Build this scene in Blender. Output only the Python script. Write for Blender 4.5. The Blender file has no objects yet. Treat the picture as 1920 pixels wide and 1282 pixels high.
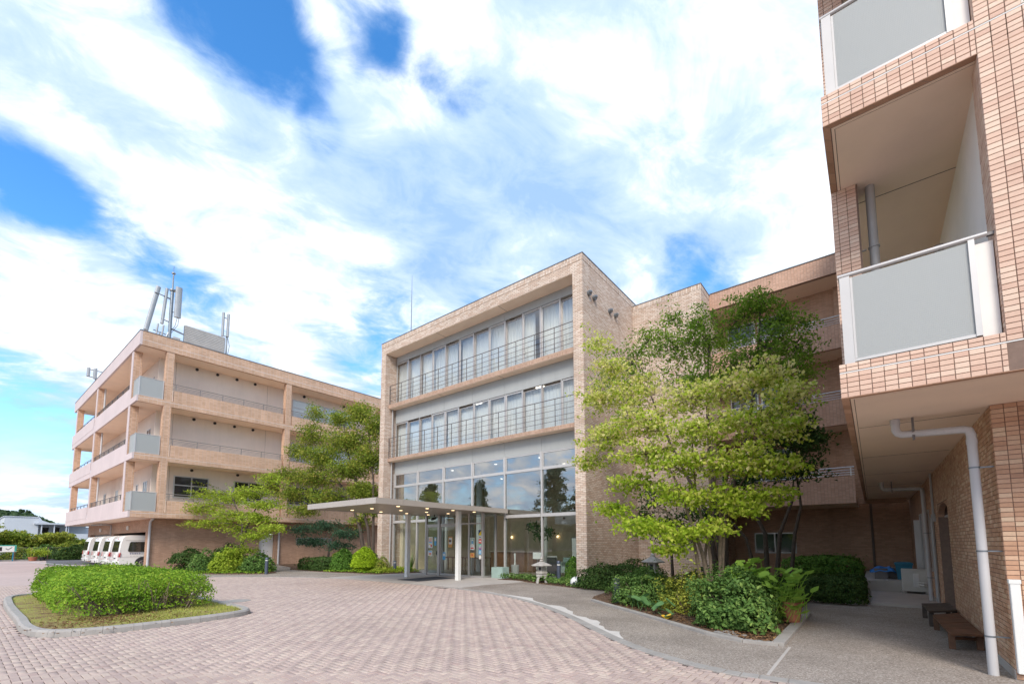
import bpy, math, random
import numpy as np
from mathutils import Vector, Matrix
R = math.radians
rnd = random.Random(7)
rng = np.random.default_rng(11)
scene = bpy.context.scene
COL = scene.collection

# ------------------------------------------------------------------ camera
cam_d = bpy.data.cameras.new('camera')
cam = bpy.data.objects.new('camera', cam_d)
COL.objects.link(cam)
cam_d.sensor_width = 36.0
cam_d.lens = 15.783
cam_d.shift_y = 0.1561
cam_d.clip_start = 0.05
cam_d.clip_end = 3000
_rx, _rz, _rr = 0.089388, 0.8945486, -0.00215393
_f = Vector((math.sin(_rz)*math.cos(_rx), math.cos(_rz)*math.cos(_rx), math.sin(_rx)))
_r0 = Vector((math.cos(_rz), -math.sin(_rz), 0)); _u0 = _r0.cross(_f)
_r = _r0*math.cos(_rr) + _u0*math.sin(_rr); _u = _u0*math.cos(_rr) - _r0*math.sin(_rr)
CAM = Vector((0, 0, 1.5))
cam.matrix_world = Matrix(((_r.x, _u.x, -_f.x, 0), (_r.y, _u.y, -_f.y, 0), (_r.z, _u.z, -_f.z, 1.5), (0, 0, 0, 1)))
scene.camera = cam

# ------------------------------------------------------------------ light, sky, exposure
SUN_FROM = Vector((-0.66, -0.40, 0.64)).normalized()
SUN_EL = math.asin(SUN_FROM.z); SUN_AZ = math.atan2(SUN_FROM.x, SUN_FROM.y)
sun_d = bpy.data.lights.new('sun', 'SUN')
sun_d.energy = 1.5; sun_d.angle = R(22); sun_d.color = (1.0, 0.93, 0.83)
sun = bpy.data.objects.new('sun', sun_d); COL.objects.link(sun)
sun.rotation_euler = SUN_FROM.to_track_quat('Z', 'Y').to_euler()
scene.view_settings.view_transform = 'Standard'
scene.view_settings.look = 'None'
scene.view_settings.exposure = 1.22
scene.view_settings.gamma = 1.0
scene.view_settings.use_curve_mapping = False
scene.cycles.max_bounces = 8
scene.cycles.transparent_max_bounces = 16
scene.cycles.diffuse_bounces = 6
scene.cycles.sample_clamp_indirect = 6.0

world = bpy.data.worlds.new('World'); scene.world = world
world.use_nodes = True
wt = world.node_tree; wt.nodes.clear()
def WN(t, **k):
    n = wt.nodes.new(t)
    for a, b in k.items(): setattr(n, a, b)
    return n
def wl(a, b): wt.links.new(a, b)
def wmath(op, a, b=None, c=None, clamp=False):
    n = WN('ShaderNodeMath', operation=op, use_clamp=clamp)
    for i, v in enumerate((a, b, c)):
        if v is None: continue
        if isinstance(v, (int, float)): n.inputs[i].default_value = v
        else: wl(v, n.inputs[i])
    return n.outputs[0]
tc = WN('ShaderNodeTexCoord')
dirv = tc.outputs['Generated']
sky = WN('ShaderNodeTexSky', sky_type='NISHITA')
sky.sun_disc = False; sky.sun_elevation = SUN_EL; sky.sun_rotation = SUN_AZ
sky.air_density = 1.0; sky.dust_density = 0.6; sky.ozone_density = 2.5
hs = WN('ShaderNodeHueSaturation'); hs.inputs['Saturation'].default_value = 1.3; hs.inputs['Value'].default_value = 1.0
wl(sky.outputs[0], hs.inputs['Color'])
bg_sky = WN('ShaderNodeBackground'); bg_sky.inputs['Strength'].default_value = 0.15
wl(hs.outputs[0], bg_sky.inputs['Color'])
# clouds: a layer overhead, projected on a plane, streaked along one wind direction
sep = WN('ShaderNodeSeparateXYZ'); wl(dirv, sep.inputs[0])
zc = wmath('ADD', wmath('MAXIMUM', sep.outputs[2], 0.0), 0.22)
cx = wmath('DIVIDE', sep.outputs[0], zc); cy = wmath('DIVIDE', sep.outputs[1], zc)
def wcomb(x, y, z):
    n = WN('ShaderNodeCombineXYZ')
    for i, v in enumerate((x, y, z)):
        if isinstance(v, (int, float)): n.inputs[i].default_value = v
        else: wl(v, n.inputs[i])
    return n.outputs[0]
CA = R(62)
su = wmath('ADD', wmath('MULTIPLY', cx, math.cos(CA)), wmath('MULTIPLY', cy, math.sin(CA)))
sv = wmath('SUBTRACT', wmath('MULTIPLY', cy, math.cos(CA)), wmath('MULTIPLY', cx, math.sin(CA)))
pv = wcomb(wmath('MULTIPLY', su, 1.5), sv, 3.1)
def wnoise(vec, scale, detail, rough, dist=0.0):
    n = WN('ShaderNodeTexNoise'); wl(vec, n.inputs['Vector'])
    n.inputs['Scale'].default_value = scale; n.inputs['Detail'].default_value = detail
    n.inputs['Roughness'].default_value = rough; n.inputs['Distortion'].default_value = dist
    return n.outputs[0]
n1 = wnoise(pv, 1.7, 9, 0.60, 0.35)
n2 = wnoise(pv, 5.5, 8, 0.62, 0.5)
n3 = wnoise(pv, 1.3, 6, 0.55, 0.2)
mask = wmath('ADD', wmath('MULTIPLY', wmath('SUBTRACT', n1, 0.5), 2.5), wmath('MULTIPLY', wmath('SUBTRACT', n2, 0.5), 1.5))
mask = wmath('ADD', mask, 0.66)
# openings (negative) and banks (positive) of the cloud cover: direction, angular radius in degrees, amount
#CLOUDS_BEGIN
CLOUDS = [[0.206, 0.656, 0.726, 7, -0.9], [0.26, 0.644, 0.72, 5, -0.8], [0.158, 0.668, 0.727, 6, -0.6], [0.335, 0.542, 0.771, 4.5, -0.7], [0.389, 0.522, 0.759, 4, -0.7], [0.454, 0.484, 0.748, 4, -0.75], [0.027, 0.874, 0.485, 5, -0.8], [0.074, 0.874, 0.48, 4.5, -0.75], [0.135, 0.877, 0.461, 5, -0.8], [0.195, 0.873, 0.446, 5, -0.8], [0.252, 0.869, 0.425, 4.5, -0.7], [0.007, 0.872, 0.49, 5, -0.5], [0.054, 0.983, 0.173, 8, -0.7], [0.047, 0.99, 0.132, 5, -0.4], [0.475, 0.79, 0.389, 4, -0.35], [0.331, 0.666, 0.669, 2.2, -0.7], [0.82, 0.248, 0.516, 4, -1.0], [0.853, 0.193, 0.484, 4, -0.7], [0.756, 0.154, 0.636, 3, -0.35], [0.619, 0.41, 0.67, 2, -0.4], [0.299, 0.592, 0.748, 3.5, 0.5], [0.63, 0.518, 0.579, 13, 0.3], [0.509, 0.639, 0.577, 10, 0.3], [0.384, 0.687, 0.617, 8, 0.25], [0.092, 0.786, 0.611, 18, 0.5], [0.179, 0.807, 0.563, 10, 0.4], [0.309, 0.794, 0.524, 12, 0.4], [0.394, 0.61, 0.687, 12, 0.35], [0.635, 0.294, 0.714, 24, 0.5], [0.443, 0.415, 0.795, 7, 0.5], [0.068, 0.919, 0.389, 8, 0.45], [0.119, 0.93, 0.348, 8, 0.45], [0.415, 0.804, 0.425, 9, 0.35], [0.807, 0.327, 0.492, 6, 0.5], [0.829, 0.1, 0.55, 10, 0.4], [0.058, 0.962, 0.267, 10, 0.3], [0.676, 0.368, 0.639, 13, 0.3], [0.073, 0.995, 0.071, 8, 0.4], [-0.93, 0.1, 0.36, 45, 0.35]]
SHADES = [[0.613, 0.53, 0.586, 14, 0.36], [0.503, 0.631, 0.591, 9, 0.22], [0.316, 0.703, 0.637, 9, 0.18], [0.162, 0.815, 0.556, 8, 0.1], [0.723, 0.339, 0.602, 8, 0.18], [0.079, 0.824, 0.561, 8, 0.08], [0.064, 0.98, 0.191, 9, 0.25], [0.411, 0.634, 0.655, 8, 0.2], [0.795, 0.132, 0.592, 9, 0.1], [0.619, 0.388, 0.683, 9, 0.08], [0.456, 0.797, 0.395, 5, 0.12]]
#CLOUDS_END
for (dx, dy, dz, rad, amt) in CLOUDS:
    n = WN('ShaderNodeVectorMath', operation='DOT_PRODUCT'); wl(dirv, n.inputs[0]); n.inputs[1].default_value = (dx, dy, dz)
    m = WN('ShaderNodeMapRange', interpolation_type='SMOOTHSTEP'); wl(n.outputs['Value'], m.inputs['Value'])
    m.inputs['From Min'].default_value = math.cos(R(rad)); m.inputs['From Max'].default_value = 1.0
    m.inputs['To Min'].default_value = 0.0; m.inputs['To Max'].default_value = amt*0.72
    mask = wmath('ADD', mask, m.outputs['Result'])
mr = WN('ShaderNodeMapRange', interpolation_type='SMOOTHSTEP'); wl(mask, mr.inputs['Value'])
mr.inputs['From Min'].default_value = 0.02; mr.inputs['From Max'].default_value = 0.92
tone = wmath('ADD', wmath('MULTIPLY', wmath('SUBTRACT', n3, 0.5), 1.8), wmath('MULTIPLY', wmath('SUBTRACT', n2, 0.5), 0.8))
tone = wmath('ADD', tone, wmath('MULTIPLY', mask, 0.34))
for (dx, dy, dz, rad, amt) in SHADES:
    n = WN('ShaderNodeVectorMath', operation='DOT_PRODUCT'); wl(dirv, n.inputs[0]); n.inputs[1].default_value = (dx, dy, dz)
    m = WN('ShaderNodeMapRange', interpolation_type='SMOOTHSTEP'); wl(n.outputs['Value'], m.inputs['Value'])
    m.inputs['From Min'].default_value = math.cos(R(rad)); m.inputs['From Max'].default_value = 1.0
    m.inputs['To Min'].default_value = 0.0; m.inputs['To Max'].default_value = amt
    tone = wmath('SUBTRACT', tone, m.outputs['Result'])
cr = WN('ShaderNodeValToRGB'); wl(wmath('ADD', tone, 0.34), cr.inputs[0])
e = cr.color_ramp.elements
e[0].position = 0.12; e[0].color = (0.29, 0.45, 0.74, 1)
e[1].position = 0.96; e[1].color = (1.0, 1.0, 1.0, 1)
e2 = cr.color_ramp.elements.new(0.53); e2.color = (0.49, 0.62, 0.81, 1)
bg_c = WN('ShaderNodeBackground'); wl(cr.outputs[0], bg_c.inputs['Color']); bg_c.inputs['Strength'].default_value = 0.64
mixs = WN('ShaderNodeMixShader'); wl(mr.outputs['Result'], mixs.inputs[0]); wl(bg_sky.outputs[0], mixs.inputs[1]); wl(bg_c.outputs[0], mixs.inputs[2])
wo = WN('ShaderNodeOutputWorld'); wl(mixs.outputs[0], wo.inputs['Surface'])

# ------------------------------------------------------------------ materials
MATS = {}
class NT:
    def __init__(s, name):
        s.m = bpy.data.materials.new(name); s.m.use_nodes = True
        s.t = s.m.node_tree; s.b = s.t.nodes['Principled BSDF']; s.out = s.t.nodes['Material Output']
        MATS[name] = s.m
    def n(s, t, **k):
        x = s.t.nodes.new(t)
        for a, b in k.items(): setattr(x, a, b)
        return x
    def l(s, a, b): s.t.links.new(a, b)
    def pos(s): return s.n('ShaderNodeNewGeometry').outputs['Position']
    def noise(s, scale, detail=4, rough=0.6, vec=None, dist=0):
        x = s.n('ShaderNodeTexNoise'); s.l(vec if vec is not None else s.pos(), x.inputs['Vector'])
        x.inputs['Scale'].default_value = scale; x.inputs['Detail'].default_value = detail
        x.inputs['Roughness'].default_value = rough; x.inputs['Distortion'].default_value = dist
        return x.outputs[0]
    def ramp(s, v, stops):
        x = s.n('ShaderNodeValToRGB'); s.l(v, x.inputs[0])
        el = x.color_ramp.elements
        while len(el) < len(stops): el.new(0.5)
        for i, (p, c) in enumerate(stops):
            el[i].position = p; el[i].color = (*c, 1) if len(c) == 3 else c
        return x.outputs[0]
    def mix(s, f, a, b, mode='MIX'):
        x = s.n('ShaderNodeMix', data_type='RGBA', blend_type=mode)
        for k, v in ((0, f), (6, a), (7, b)):
            if isinstance(v, (int, float)): x.inputs[k].default_value = v
            elif isinstance(v, tuple): x.inputs[k].default_value = (*v, 1)
            else: s.l(v, x.inputs[k])
        return x.outputs[2]
    def bump(s, h, strength=0.3, dist=0.01):
        x = s.n('ShaderNodeBump'); x.inputs['Strength'].default_value = strength; x.inputs['Distance'].default_value = dist
        s.l(h, x.inputs['Height']); s.l(x.outputs[0], s.b.inputs['Normal'])
    def math(s, op, a, b=None):
        x = s.n('ShaderNodeMath', operation=op)
        for i, v in enumerate((a, b)):
            if v is None: continue
            if isinstance(v, (int, float)): x.inputs[i].default_value = v
            else: s.l(v, x.inputs[i])
        return x.outputs[0]
    def base(s, c):
        if isinstance(c, tuple): s.b.inputs['Base Color'].default_value = (*c, 1)
        else: s.l(c, s.b.inputs['Base Color'])
    def set(s, rough=0.6, metal=0.0, spec=0.5):
        s.b.inputs['Roughness'].default_value = rough; s.b.inputs['Metallic'].default_value = metal
        s.b.inputs['Specular IOR Level'].default_value = spec

def plain(name, c, rough=0.6, metal=0.0, var=0.12, scale=3.0, bump=0.0, bscale=60, spec=0.4, streak=0.0):
    t = NT(name)
    n = t.noise(scale, 6, 0.62)
    hi = tuple(min(1, v*(1+var)) for v in c); lo = tuple(v*(1-var) for v in c)
    col = t.ramp(n, [(0.25, lo), (0.75, hi)])
    if streak:
        mp = t.n('ShaderNodeMapping'); t.l(t.pos(), mp.inputs[0]); mp.inputs['Scale'].default_value = (3.5, 3.5, 0.25)
        n2 = t.noise(1.6, 5, 0.7, mp.outputs[0])
        col = t.mix(t.ramp(n2, [(0.45, (0, 0, 0)), (0.75, (streak,)*3)]), col, tuple(v*0.45 for v in c))
    t.base(col); t.set(rough, metal, spec)
    if bump: t.bump(t.noise(bscale, 3, 0.6), bump, 0.01)
    return t.m

def brickmat(name, c1, c2, mortar, bw, bh, offset, mort=0.006, bias=0.0, extra=None, bump=0.5):
    t = NT(name)
    sx = t.n('ShaderNodeSeparateXYZ'); t.l(t.pos(), sx.inputs[0])
    cb = t.n('ShaderNodeCombineXYZ')
    t.l(t.math('ADD', sx.outputs[0], sx.outputs[1]), cb.inputs[0]); t.l(sx.outputs[2], cb.inputs[1])
    def bt(ca, cbb, b):
        x = t.n('ShaderNodeTexBrick', offset=offset, offset_frequency=2)
        t.l(cb.outputs[0], x.inputs['Vector'])
        x.inputs['Color1'].default_value = (*ca, 1); x.inputs['Color2'].default_value = (*cbb, 1); x.inputs['Mortar'].default_value = (*mortar, 1)
        x.inputs['Scale'].default_value = 1.0; x.inputs['Mortar Size'].default_value = mort; x.inputs['Mortar Smooth'].default_value = 0.15
        x.inputs['Bias'].default_value = b; x.inputs['Brick Width'].default_value = bw; x.inputs['Row Height'].default_value = bh
        return x
    x = bt(c1, c2, bias); col = x.outputs['Color']
    n = t.noise(0.7, 5, 0.6)
    col = t.mix(1.0, col, t.ramp(n, [(0.3, (0.86, 0.85, 0.84)), (0.7, (1.06, 1.05, 1.04))]), 'MULTIPLY')
    n2 = t.noise(90, 2, 0.6)
    col = t.mix(1.0, col, t.ramp(n2, [(0.3, (0.88, 0.88, 0.88)), (0.7, (1.08, 1.08, 1.08))]), 'MULTIPLY')
    mp = t.n('ShaderNodeMapping'); t.l(t.pos(), mp.inputs[0]); mp.inputs['Scale'].default_value = (2.5, 2.5, 0.18)
    col = t.mix(t.ramp(t.noise(1.3, 5, 0.7, mp.outputs[0]), [(0.5, (0, 0, 0)), (0.8, (0.35, 0.35, 0.35))]), col, tuple(v*0.5 for v in c2))
    t.base(col); t.set(0.75, 0, 0.3)
    inv = t.math('SUBTRACT', 1.0, x.outputs['Fac'])
    t.bump(inv, bump, 0.006)
    return t.m

def island_mat(name, stops, rough=0.7, bump=0.25, bscale=70, var=0.1, spec=0.3, stain=0.0):
    # one colour per separate piece
    t = NT(name)
    g = t.n('ShaderNodeNewGeometry'); o = t.n('ShaderNodeObjectInfo')
    v = t.math('FRACT', t.math('ADD', g.outputs['Random Per Island'], t.math('MULTIPLY', o.outputs['Random'], 7.31)))
    col = t.ramp(v, stops)
    n = t.noise(35, 4, 0.65)
    col = t.mix(1.0, col, t.ramp(n, [(0.25, (1-var,)*3), (0.75, (1+var,)*3)]), 'MULTIPLY')
    if stain:
        n3 = t.noise(0.5, 5, 0.65)
        col = t.mix(1.0, col, t.ramp(n3, [(0.3, (1-stain,)*3), (0.7, (1+stain*0.5,)*3)]), 'MULTIPLY')
    t.base(col); t.set(rough, 0, spec)
    if bump: t.bump(t.noise(bscale, 3, 0.7), bump, 0.004)
    return t.m

def leafmat(name, stops, trans=0.35, rough=0.45):
    t = NT(name)
    g = t.n('ShaderNodeNewGeometry')
    clump = t.noise(1.1, 3, 0.6)
    v = t.math('ADD', t.math('MULTIPLY', g.outputs['Random Per Island'], 0.62), t.math('MULTIPLY', t.math('SUBTRACT', clump, 0.3), 0.9))
    col = t.ramp(v, stops)
    t.base(col); t.set(max(rough, 0.55), 0, 0.12)
    tr = t.n('ShaderNodeBsdfTranslucent'); t.l(col, tr.inputs[0])
    mx = t.n('ShaderNodeMixShader'); mx.inputs[0].default_value = trans
    t.l(t.b.outputs[0], mx.inputs[1]); t.l(tr.outputs[0], mx.inputs[2]); t.l(mx.outputs[0], t.out.inputs['Surface'])
    return t.m

def glassmat(name, tint=(0.82, 0.88, 0.87), ior=1.55, rough=0.0):
    t = NT(name); t.t.nodes.remove(t.b)
    fr = t.n('ShaderNodeFresnel'); fr.inputs['IOR'].default_value = ior
    ge = t.n('ShaderNodeNewGeometry'); ff = t.math('MULTIPLY', fr.outputs[0], t.math('SUBTRACT', 1.0, ge.outputs['Backfacing']))
    tr = t.n('ShaderNodeBsdfTransparent'); tr.inputs[0].default_value = (*tint, 1)
    gl = t.n('ShaderNodeBsdfGlossy'); gl.inputs['Roughness'].default_value = rough; gl.inputs['Color'].default_value = (1, 1, 1, 1)
    nb = t.n('ShaderNodeBump'); nb.inputs['Strength'].default_value = 0.02; nb.inputs['Distance'].default_value = 0.05
    t.l(t.noise(0.8, 2, 0.5), nb.inputs['Height']); t.l(nb.outputs[0], gl.inputs['Normal'])
    mx = t.n('ShaderNodeMixShader'); t.l(ff, mx.inputs[0]); t.l(tr.outputs[0], mx.inputs[1]); t.l(gl.outputs[0], mx.inputs[2])
    t.l(mx.outputs[0], t.out.inputs['Surface'])
    return t.m

def emis(name, c, s):
    t = NT(name); t.base(c)
    t.b.inputs['Emission Color'].default_value = (*c, 1); t.b.inputs['Emission Strength'].default_value = s
    return t.m

M_PALE = brickmat('pale brick', (0.72, 0.605, 0.51), (0.53, 0.375, 0.28), (0.34, 0.26, 0.21), 0.21, 0.066, 0.5, 0.008, -0.1)
M_SOLDIER = brickmat('soldier brick', (0.74, 0.63, 0.54), (0.54, 0.39, 0.29), (0.33, 0.25, 0.20), 0.07, 0.30, 0.0, 0.007, -0.1)
M_TILE = brickmat('peach wall tile', (0.66, 0.425, 0.285), (0.51, 0.305, 0.19), (0.64, 0.50, 0.41), 0.20, 0.066, 0.0, 0.006, 0.0)
M_TILE2 = brickmat('reddish stacked tile', (0.62, 0.40, 0.30), (0.52, 0.32, 0.23), (0.34, 0.24, 0.19), 0.105, 0.054, 0.0, 0.005, 0.0)
M_WALLTILE = brickmat('brown running tile', (0.56, 0.345, 0.235), (0.44, 0.26, 0.17), (0.38, 0.27, 0.20), 0.21, 0.055, 0.5, 0.005, 0.0)
M_SLABTILE = brickmat('pink slab tile', (0.56, 0.39, 0.29), (0.45, 0.28, 0.20), (0.50, 0.40, 0.33), 0.06, 0.11, 0.0, 0.005, 0.0)
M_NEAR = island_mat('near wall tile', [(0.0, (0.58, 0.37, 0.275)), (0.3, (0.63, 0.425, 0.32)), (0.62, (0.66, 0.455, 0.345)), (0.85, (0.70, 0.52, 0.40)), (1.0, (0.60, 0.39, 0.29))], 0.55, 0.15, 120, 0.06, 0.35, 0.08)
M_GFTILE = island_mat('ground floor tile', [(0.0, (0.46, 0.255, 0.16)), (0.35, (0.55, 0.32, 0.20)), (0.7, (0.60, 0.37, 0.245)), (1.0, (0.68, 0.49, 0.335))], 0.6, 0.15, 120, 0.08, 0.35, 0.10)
M_MORTAR = plain('tile mortar', (0.20, 0.135, 0.105), 0.9, var=0.15, scale=20)
M_SEAL = plain('white sealant', (0.72, 0.70, 0.67), 0.7)
M_PLASTER = plain('pink plaster', (0.78, 0.665, 0.565), 0.85, var=0.07, scale=0.8, bump=0.2, bscale=110, streak=0.10)
M_MAUVE = plain('mauve wall', (0.60, 0.50, 0.485), 0.8, var=0.07, scale=0.6, bump=0.15, bscale=120, streak=0.12)  # mauve tone on the outer faces of the left building's left side
M_SOFFIT = plain('beige soffit', (0.88, 0.70, 0.55), 0.9, var=0.06, scale=1.2, bump=0.35, bscale=160)
M_PALEWALL = plain('pale inner wall', (0.78, 0.73, 0.68), 0.8, var=0.05)
M_JOINT = plain('dark joint', (0.16, 0.12, 0.10), 0.9)
M_PANEL = plain('grey metal panel', (0.37, 0.38, 0.375), 0.45, 0.0, var=0.05, scale=0.6, streak=0.12)
M_FRAME = plain('aluminium frame', (0.46, 0.43, 0.41), 0.38, 0.55, var=0.06)
M_FRAMEL = plain('light aluminium frame', (0.53, 0.505, 0.485), 0.38, 0.35, var=0.05)
M_RAIL = plain('dark railing metal', (0.16, 0.145, 0.14), 0.45, 0.5)
M_RAILB = plain('brown grey railing', (0.27, 0.235, 0.215), 0.45, 0.3)
M_RAILL = plain('pale railing metal', (0.62, 0.58, 0.55), 0.35, 0.5)
M_WHITE = plain('white paint', (0.74, 0.73, 0.70), 0.5, var=0.05, scale=2, streak=0.08)
M_PVC = plain('white pipe plastic', (0.52, 0.505, 0.505), 0.35, var=0.06, scale=1.5, streak=0.18)
M_PIPEG = plain('grey pipe plastic', (0.40, 0.385, 0.37), 0.4, var=0.08)
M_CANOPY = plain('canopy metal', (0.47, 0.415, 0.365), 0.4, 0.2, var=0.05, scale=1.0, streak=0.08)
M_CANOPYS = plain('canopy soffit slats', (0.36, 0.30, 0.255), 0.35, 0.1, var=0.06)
M_GLASS = glassmat('window glass', (0.93, 0.95, 0.95), 2.1)
M_LOBBY = glassmat('lobby glass', (0.88, 0.91, 0.90), 1.75)
M_LOBBYUP = glassmat('coated upper lobby glass', (0.80, 0.84, 0.84), 3.6)
M_DOORGLASS = glassmat('door glass', (0.86, 0.90, 0.89), 1.5)
M_DARKGLASS = plain('dark glass', (0.02, 0.022, 0.025), 0.05, 0.0, var=0.2, spec=0.9)
def frosted():
    t = NT('frosted glass'); t.base((0.52, 0.53, 0.515)); t.set(0.4, 0, 0.3)
    w = t.n('ShaderNodeTexWave', wave_type='BANDS', bands_direction='DIAGONAL'); t.l(t.pos(), w.inputs['Vector'])
    w.inputs['Scale'].default_value = 22; w.inputs['Distortion'].default_value = 0.0
    sx = t.n('ShaderNodeSeparateXYZ'); t.l(t.pos(), sx.inputs[0])
    u = t.math('ADD', sx.outputs[0], sx.outputs[1])
    a = t.math('SINE', t.math('MULTIPLY', t.math('ADD', u, t.math('MULTIPLY', sx.outputs[2], 0.6)), 230.0))
    b = t.math('SINE', t.math('MULTIPLY', t.math('SUBTRACT', u, t.math('MULTIPLY', sx.outputs[2], 0.6)), 230.0))
    t.bump(t.math('MULTIPLY', a, b), 0.14, 0.004)
    tr = t.n('ShaderNodeBsdfTranslucent'); tr.inputs[0].default_value = (0.52, 0.57, 0.57, 1)
    mx = t.n('ShaderNodeMixShader'); mx.inputs[0].default_value = 0.35
    t.l(t.b.outputs[0], mx.inputs[1]); t.l(tr.outputs[0], mx.inputs[2]); t.l(mx.outputs[0], t.out.inputs['Surface'])
    return t.m
M_FROST = frosted()
def curtain():
    t = NT('sheer curtain'); t.base((0.90, 0.90, 0.89)); t.set(0.9, 0, 0.1)
    tr = t.n('ShaderNodeBsdfTranslucent'); tr.inputs[0].default_value = (0.8, 0.8, 0.78, 1)
    tp = t.n('ShaderNodeBsdfTransparent')
    mx = t.n('ShaderNodeMixShader'); mx.inputs[0].default_value = 0.25
    t.l(t.b.outputs[0], mx.inputs[1]); t.l(tr.outputs[0], mx.inputs[2])
    m2 = t.n('ShaderNodeMixShader'); m2.inputs[0].default_value = 0.12
    t.l(mx.outputs[0], m2.inputs[1]); t.l(tp.outputs[0], m2.inputs[2]); t.l(m2.outputs[0], t.out.inputs['Surface'])
    return t.m
M_CURTAIN = curtain()
M_ROOM = plain('room wall', (0.55, 0.50, 0.43), 0.85)
M_LOBBYWALL = plain('lobby wall', (0.74, 0.62, 0.45), 0.8)
M_WOOD = plain('brown wood', (0.23, 0.12, 0.06), 0.5, var=0.3, scale=6, bump=0.1, bscale=30)
M_LOBBYFLOOR = plain('lobby floor', (0.42, 0.35, 0.28), 0.35)
M_GREENSEAT = plain('pale green upholstery', (0.30, 0.40, 0.36), 0.8)
M_LAMP = emis('warm lamp', (1.0, 0.72, 0.40), 1.3)
M_LAMPW = emis('white lamp', (1.0, 0.95, 0.85), 1.2)
M_PAVER = island_mat('clay paver', [(0.0, (0.40, 0.305, 0.27)), (0.25, (0.435, 0.335, 0.295)), (0.5, (0.465, 0.36, 0.31)), (0.75, (0.495, 0.39, 0.33)), (0.92, (0.53, 0.425, 0.355)), (1.0, (0.415, 0.30, 0.265))], 0.8, 0.3, 90, 0.09, 0.25, 0.11)
M_JOINTSAND = plain('joint sand', (0.11, 0.08, 0.07), 0.95, var=0.2, scale=30)
def farpave():
    t = NT('distant paving')
    n = t.noise(7, 3, 0.7); col = t.ramp(n, [(0.3, (0.43, 0.335, 0.305)), (0.7, (0.52, 0.41, 0.37))])
    n2 = t.noise(0.25, 4, 0.6); col = t.mix(1.0, col, t.ramp(n2, [(0.3, (0.88,)*3), (0.7, (1.06,)*3)]), 'MULTIPLY')
    t.base(col); t.set(0.85, 0, 0.2); return t.m
M_FARPAVE = farpave()
def aggregate():
    t = NT('exposed aggregate')
    v = t.n('ShaderNodeTexVoronoi'); t.l(t.pos(), v.inputs['Vector']); v.inputs['Scale'].default_value = 75
    n = t.noise(110, 2, 0.7)
    col = t.ramp(v.outputs['Color'], [(0.1, (0.18, 0.145, 0.12)), (0.45, (0.33, 0.28, 0.24)), (0.75, (0.45, 0.395, 0.345)), (0.95, (0.62, 0.57, 0.50))])
    col = t.mix(t.ramp(n, [(0.35, (0.0,)*3), (0.6, (0.5,)*3)]), col, (0.22, 0.18, 0.15))
    n2 = t.noise(0.55, 6, 0.65)
    col = t.mix(1.0, col, t.ramp(n2, [(0.3, (0.70, 0.69, 0.68)), (0.55, (1.0,)*3), (0.75, (1.18, 1.16, 1.13))]), 'MULTIPLY')
    t.base(col); t.set(0.8, 0, 0.25); t.bump(v.outputs['Distance'], 0.5, 0.006); return t.m
M_AGG = aggregate()
M_CONC = plain('pale concrete', (0.44, 0.40, 0.365), 0.85, var=0.14, scale=1.6, bump=0.2, bscale=80)
M_KERB = plain('kerb concrete', (0.33, 0.305, 0.28), 0.9, var=0.18, scale=3.5, bump=0.35, bscale=60)
M_WORN = plain('worn white cement', (0.57, 0.53, 0.49), 0.9, var=0.10, scale=6, bump=0.2)
M_ASPHALT = plain('asphalt', (0.13, 0.125, 0.13), 0.9, var=0.2, scale=4, bump=0.4, bscale=150)
M_LINE = plain('road line paint', (0.66, 0.65, 0.62), 0.7, var=0.1, scale=8)
def soilmat():
    t = NT('leafy soil')
    v = t.n('ShaderNodeTexVoronoi'); t.l(t.pos(), v.inputs['Vector']); v.inputs['Scale'].default_value = 28
    col = t.ramp(v.outputs['Color'], [(0.1, (0.06, 0.038, 0.026)), (0.5, (0.13, 0.082, 0.055)), (0.85, (0.22, 0.14, 0.09)), (1.0, (0.32, 0.21, 0.12))])
    t.base(col); t.set(0.95, 0, 0.1); t.bump(v.outputs['Distance'], 0.7, 0.02); return t.m
M_SOIL = soilmat()
def lawnmat():
    t = NT('lawn base')
    n = t.noise(1.1, 5, 0.65)
    col = t.ramp(n, [(0.36, (0.22, 0.14, 0.08)), (0.46, (0.34, 0.28, 0.11)), (0.6, (0.33, 0.34, 0.09))])
    col = t.mix(1.0, col, t.ramp(t.noise(60, 3, 0.7), [(0.3, (0.65,)*3), (0.7, (1.3,)*3)]), 'MULTIPLY')
    t.base(col); t.set(0.95, 0, 0.1); t.bump(t.noise(90, 2, 0.7), 0.8, 0.02); return t.m
M_LAWN = lawnmat()
M_BARK = plain('grey brown bark', (0.22, 0.165, 0.12), 0.9, var=0.35, scale=14, bump=0.6, bscale=45)
M_DARKBARK = plain('dark bark', (0.075, 0.055, 0.042), 0.9, var=0.35, scale=14, bump=0.6, bscale=45)
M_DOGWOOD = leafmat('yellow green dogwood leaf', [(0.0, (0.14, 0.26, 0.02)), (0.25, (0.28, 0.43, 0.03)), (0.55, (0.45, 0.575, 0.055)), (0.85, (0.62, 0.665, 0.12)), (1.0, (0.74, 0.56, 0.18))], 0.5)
M_TURNED_SUNLIT = leafmat('cream pink turning and sunlit leaf', [(0.0, (0.45, 0.55, 0.08)), (0.35, (0.66, 0.685, 0.17)), (0.7, (0.82, 0.76, 0.34)), (0.9, (0.82, 0.62, 0.40)), (1.0, (0.76, 0.34, 0.18))], 0.5)  # turning leaf tones, with sunlit yellow put in for the crown top
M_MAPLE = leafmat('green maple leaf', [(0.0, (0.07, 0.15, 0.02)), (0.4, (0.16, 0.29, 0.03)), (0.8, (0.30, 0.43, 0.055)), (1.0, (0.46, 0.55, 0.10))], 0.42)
M_DARKLEAF = leafmat('dark green leaf', [(0.0, (0.03, 0.065, 0.016)), (0.5, (0.058, 0.11, 0.026)), (1.0, (0.12, 0.18, 0.045))], 0.25)
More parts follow.
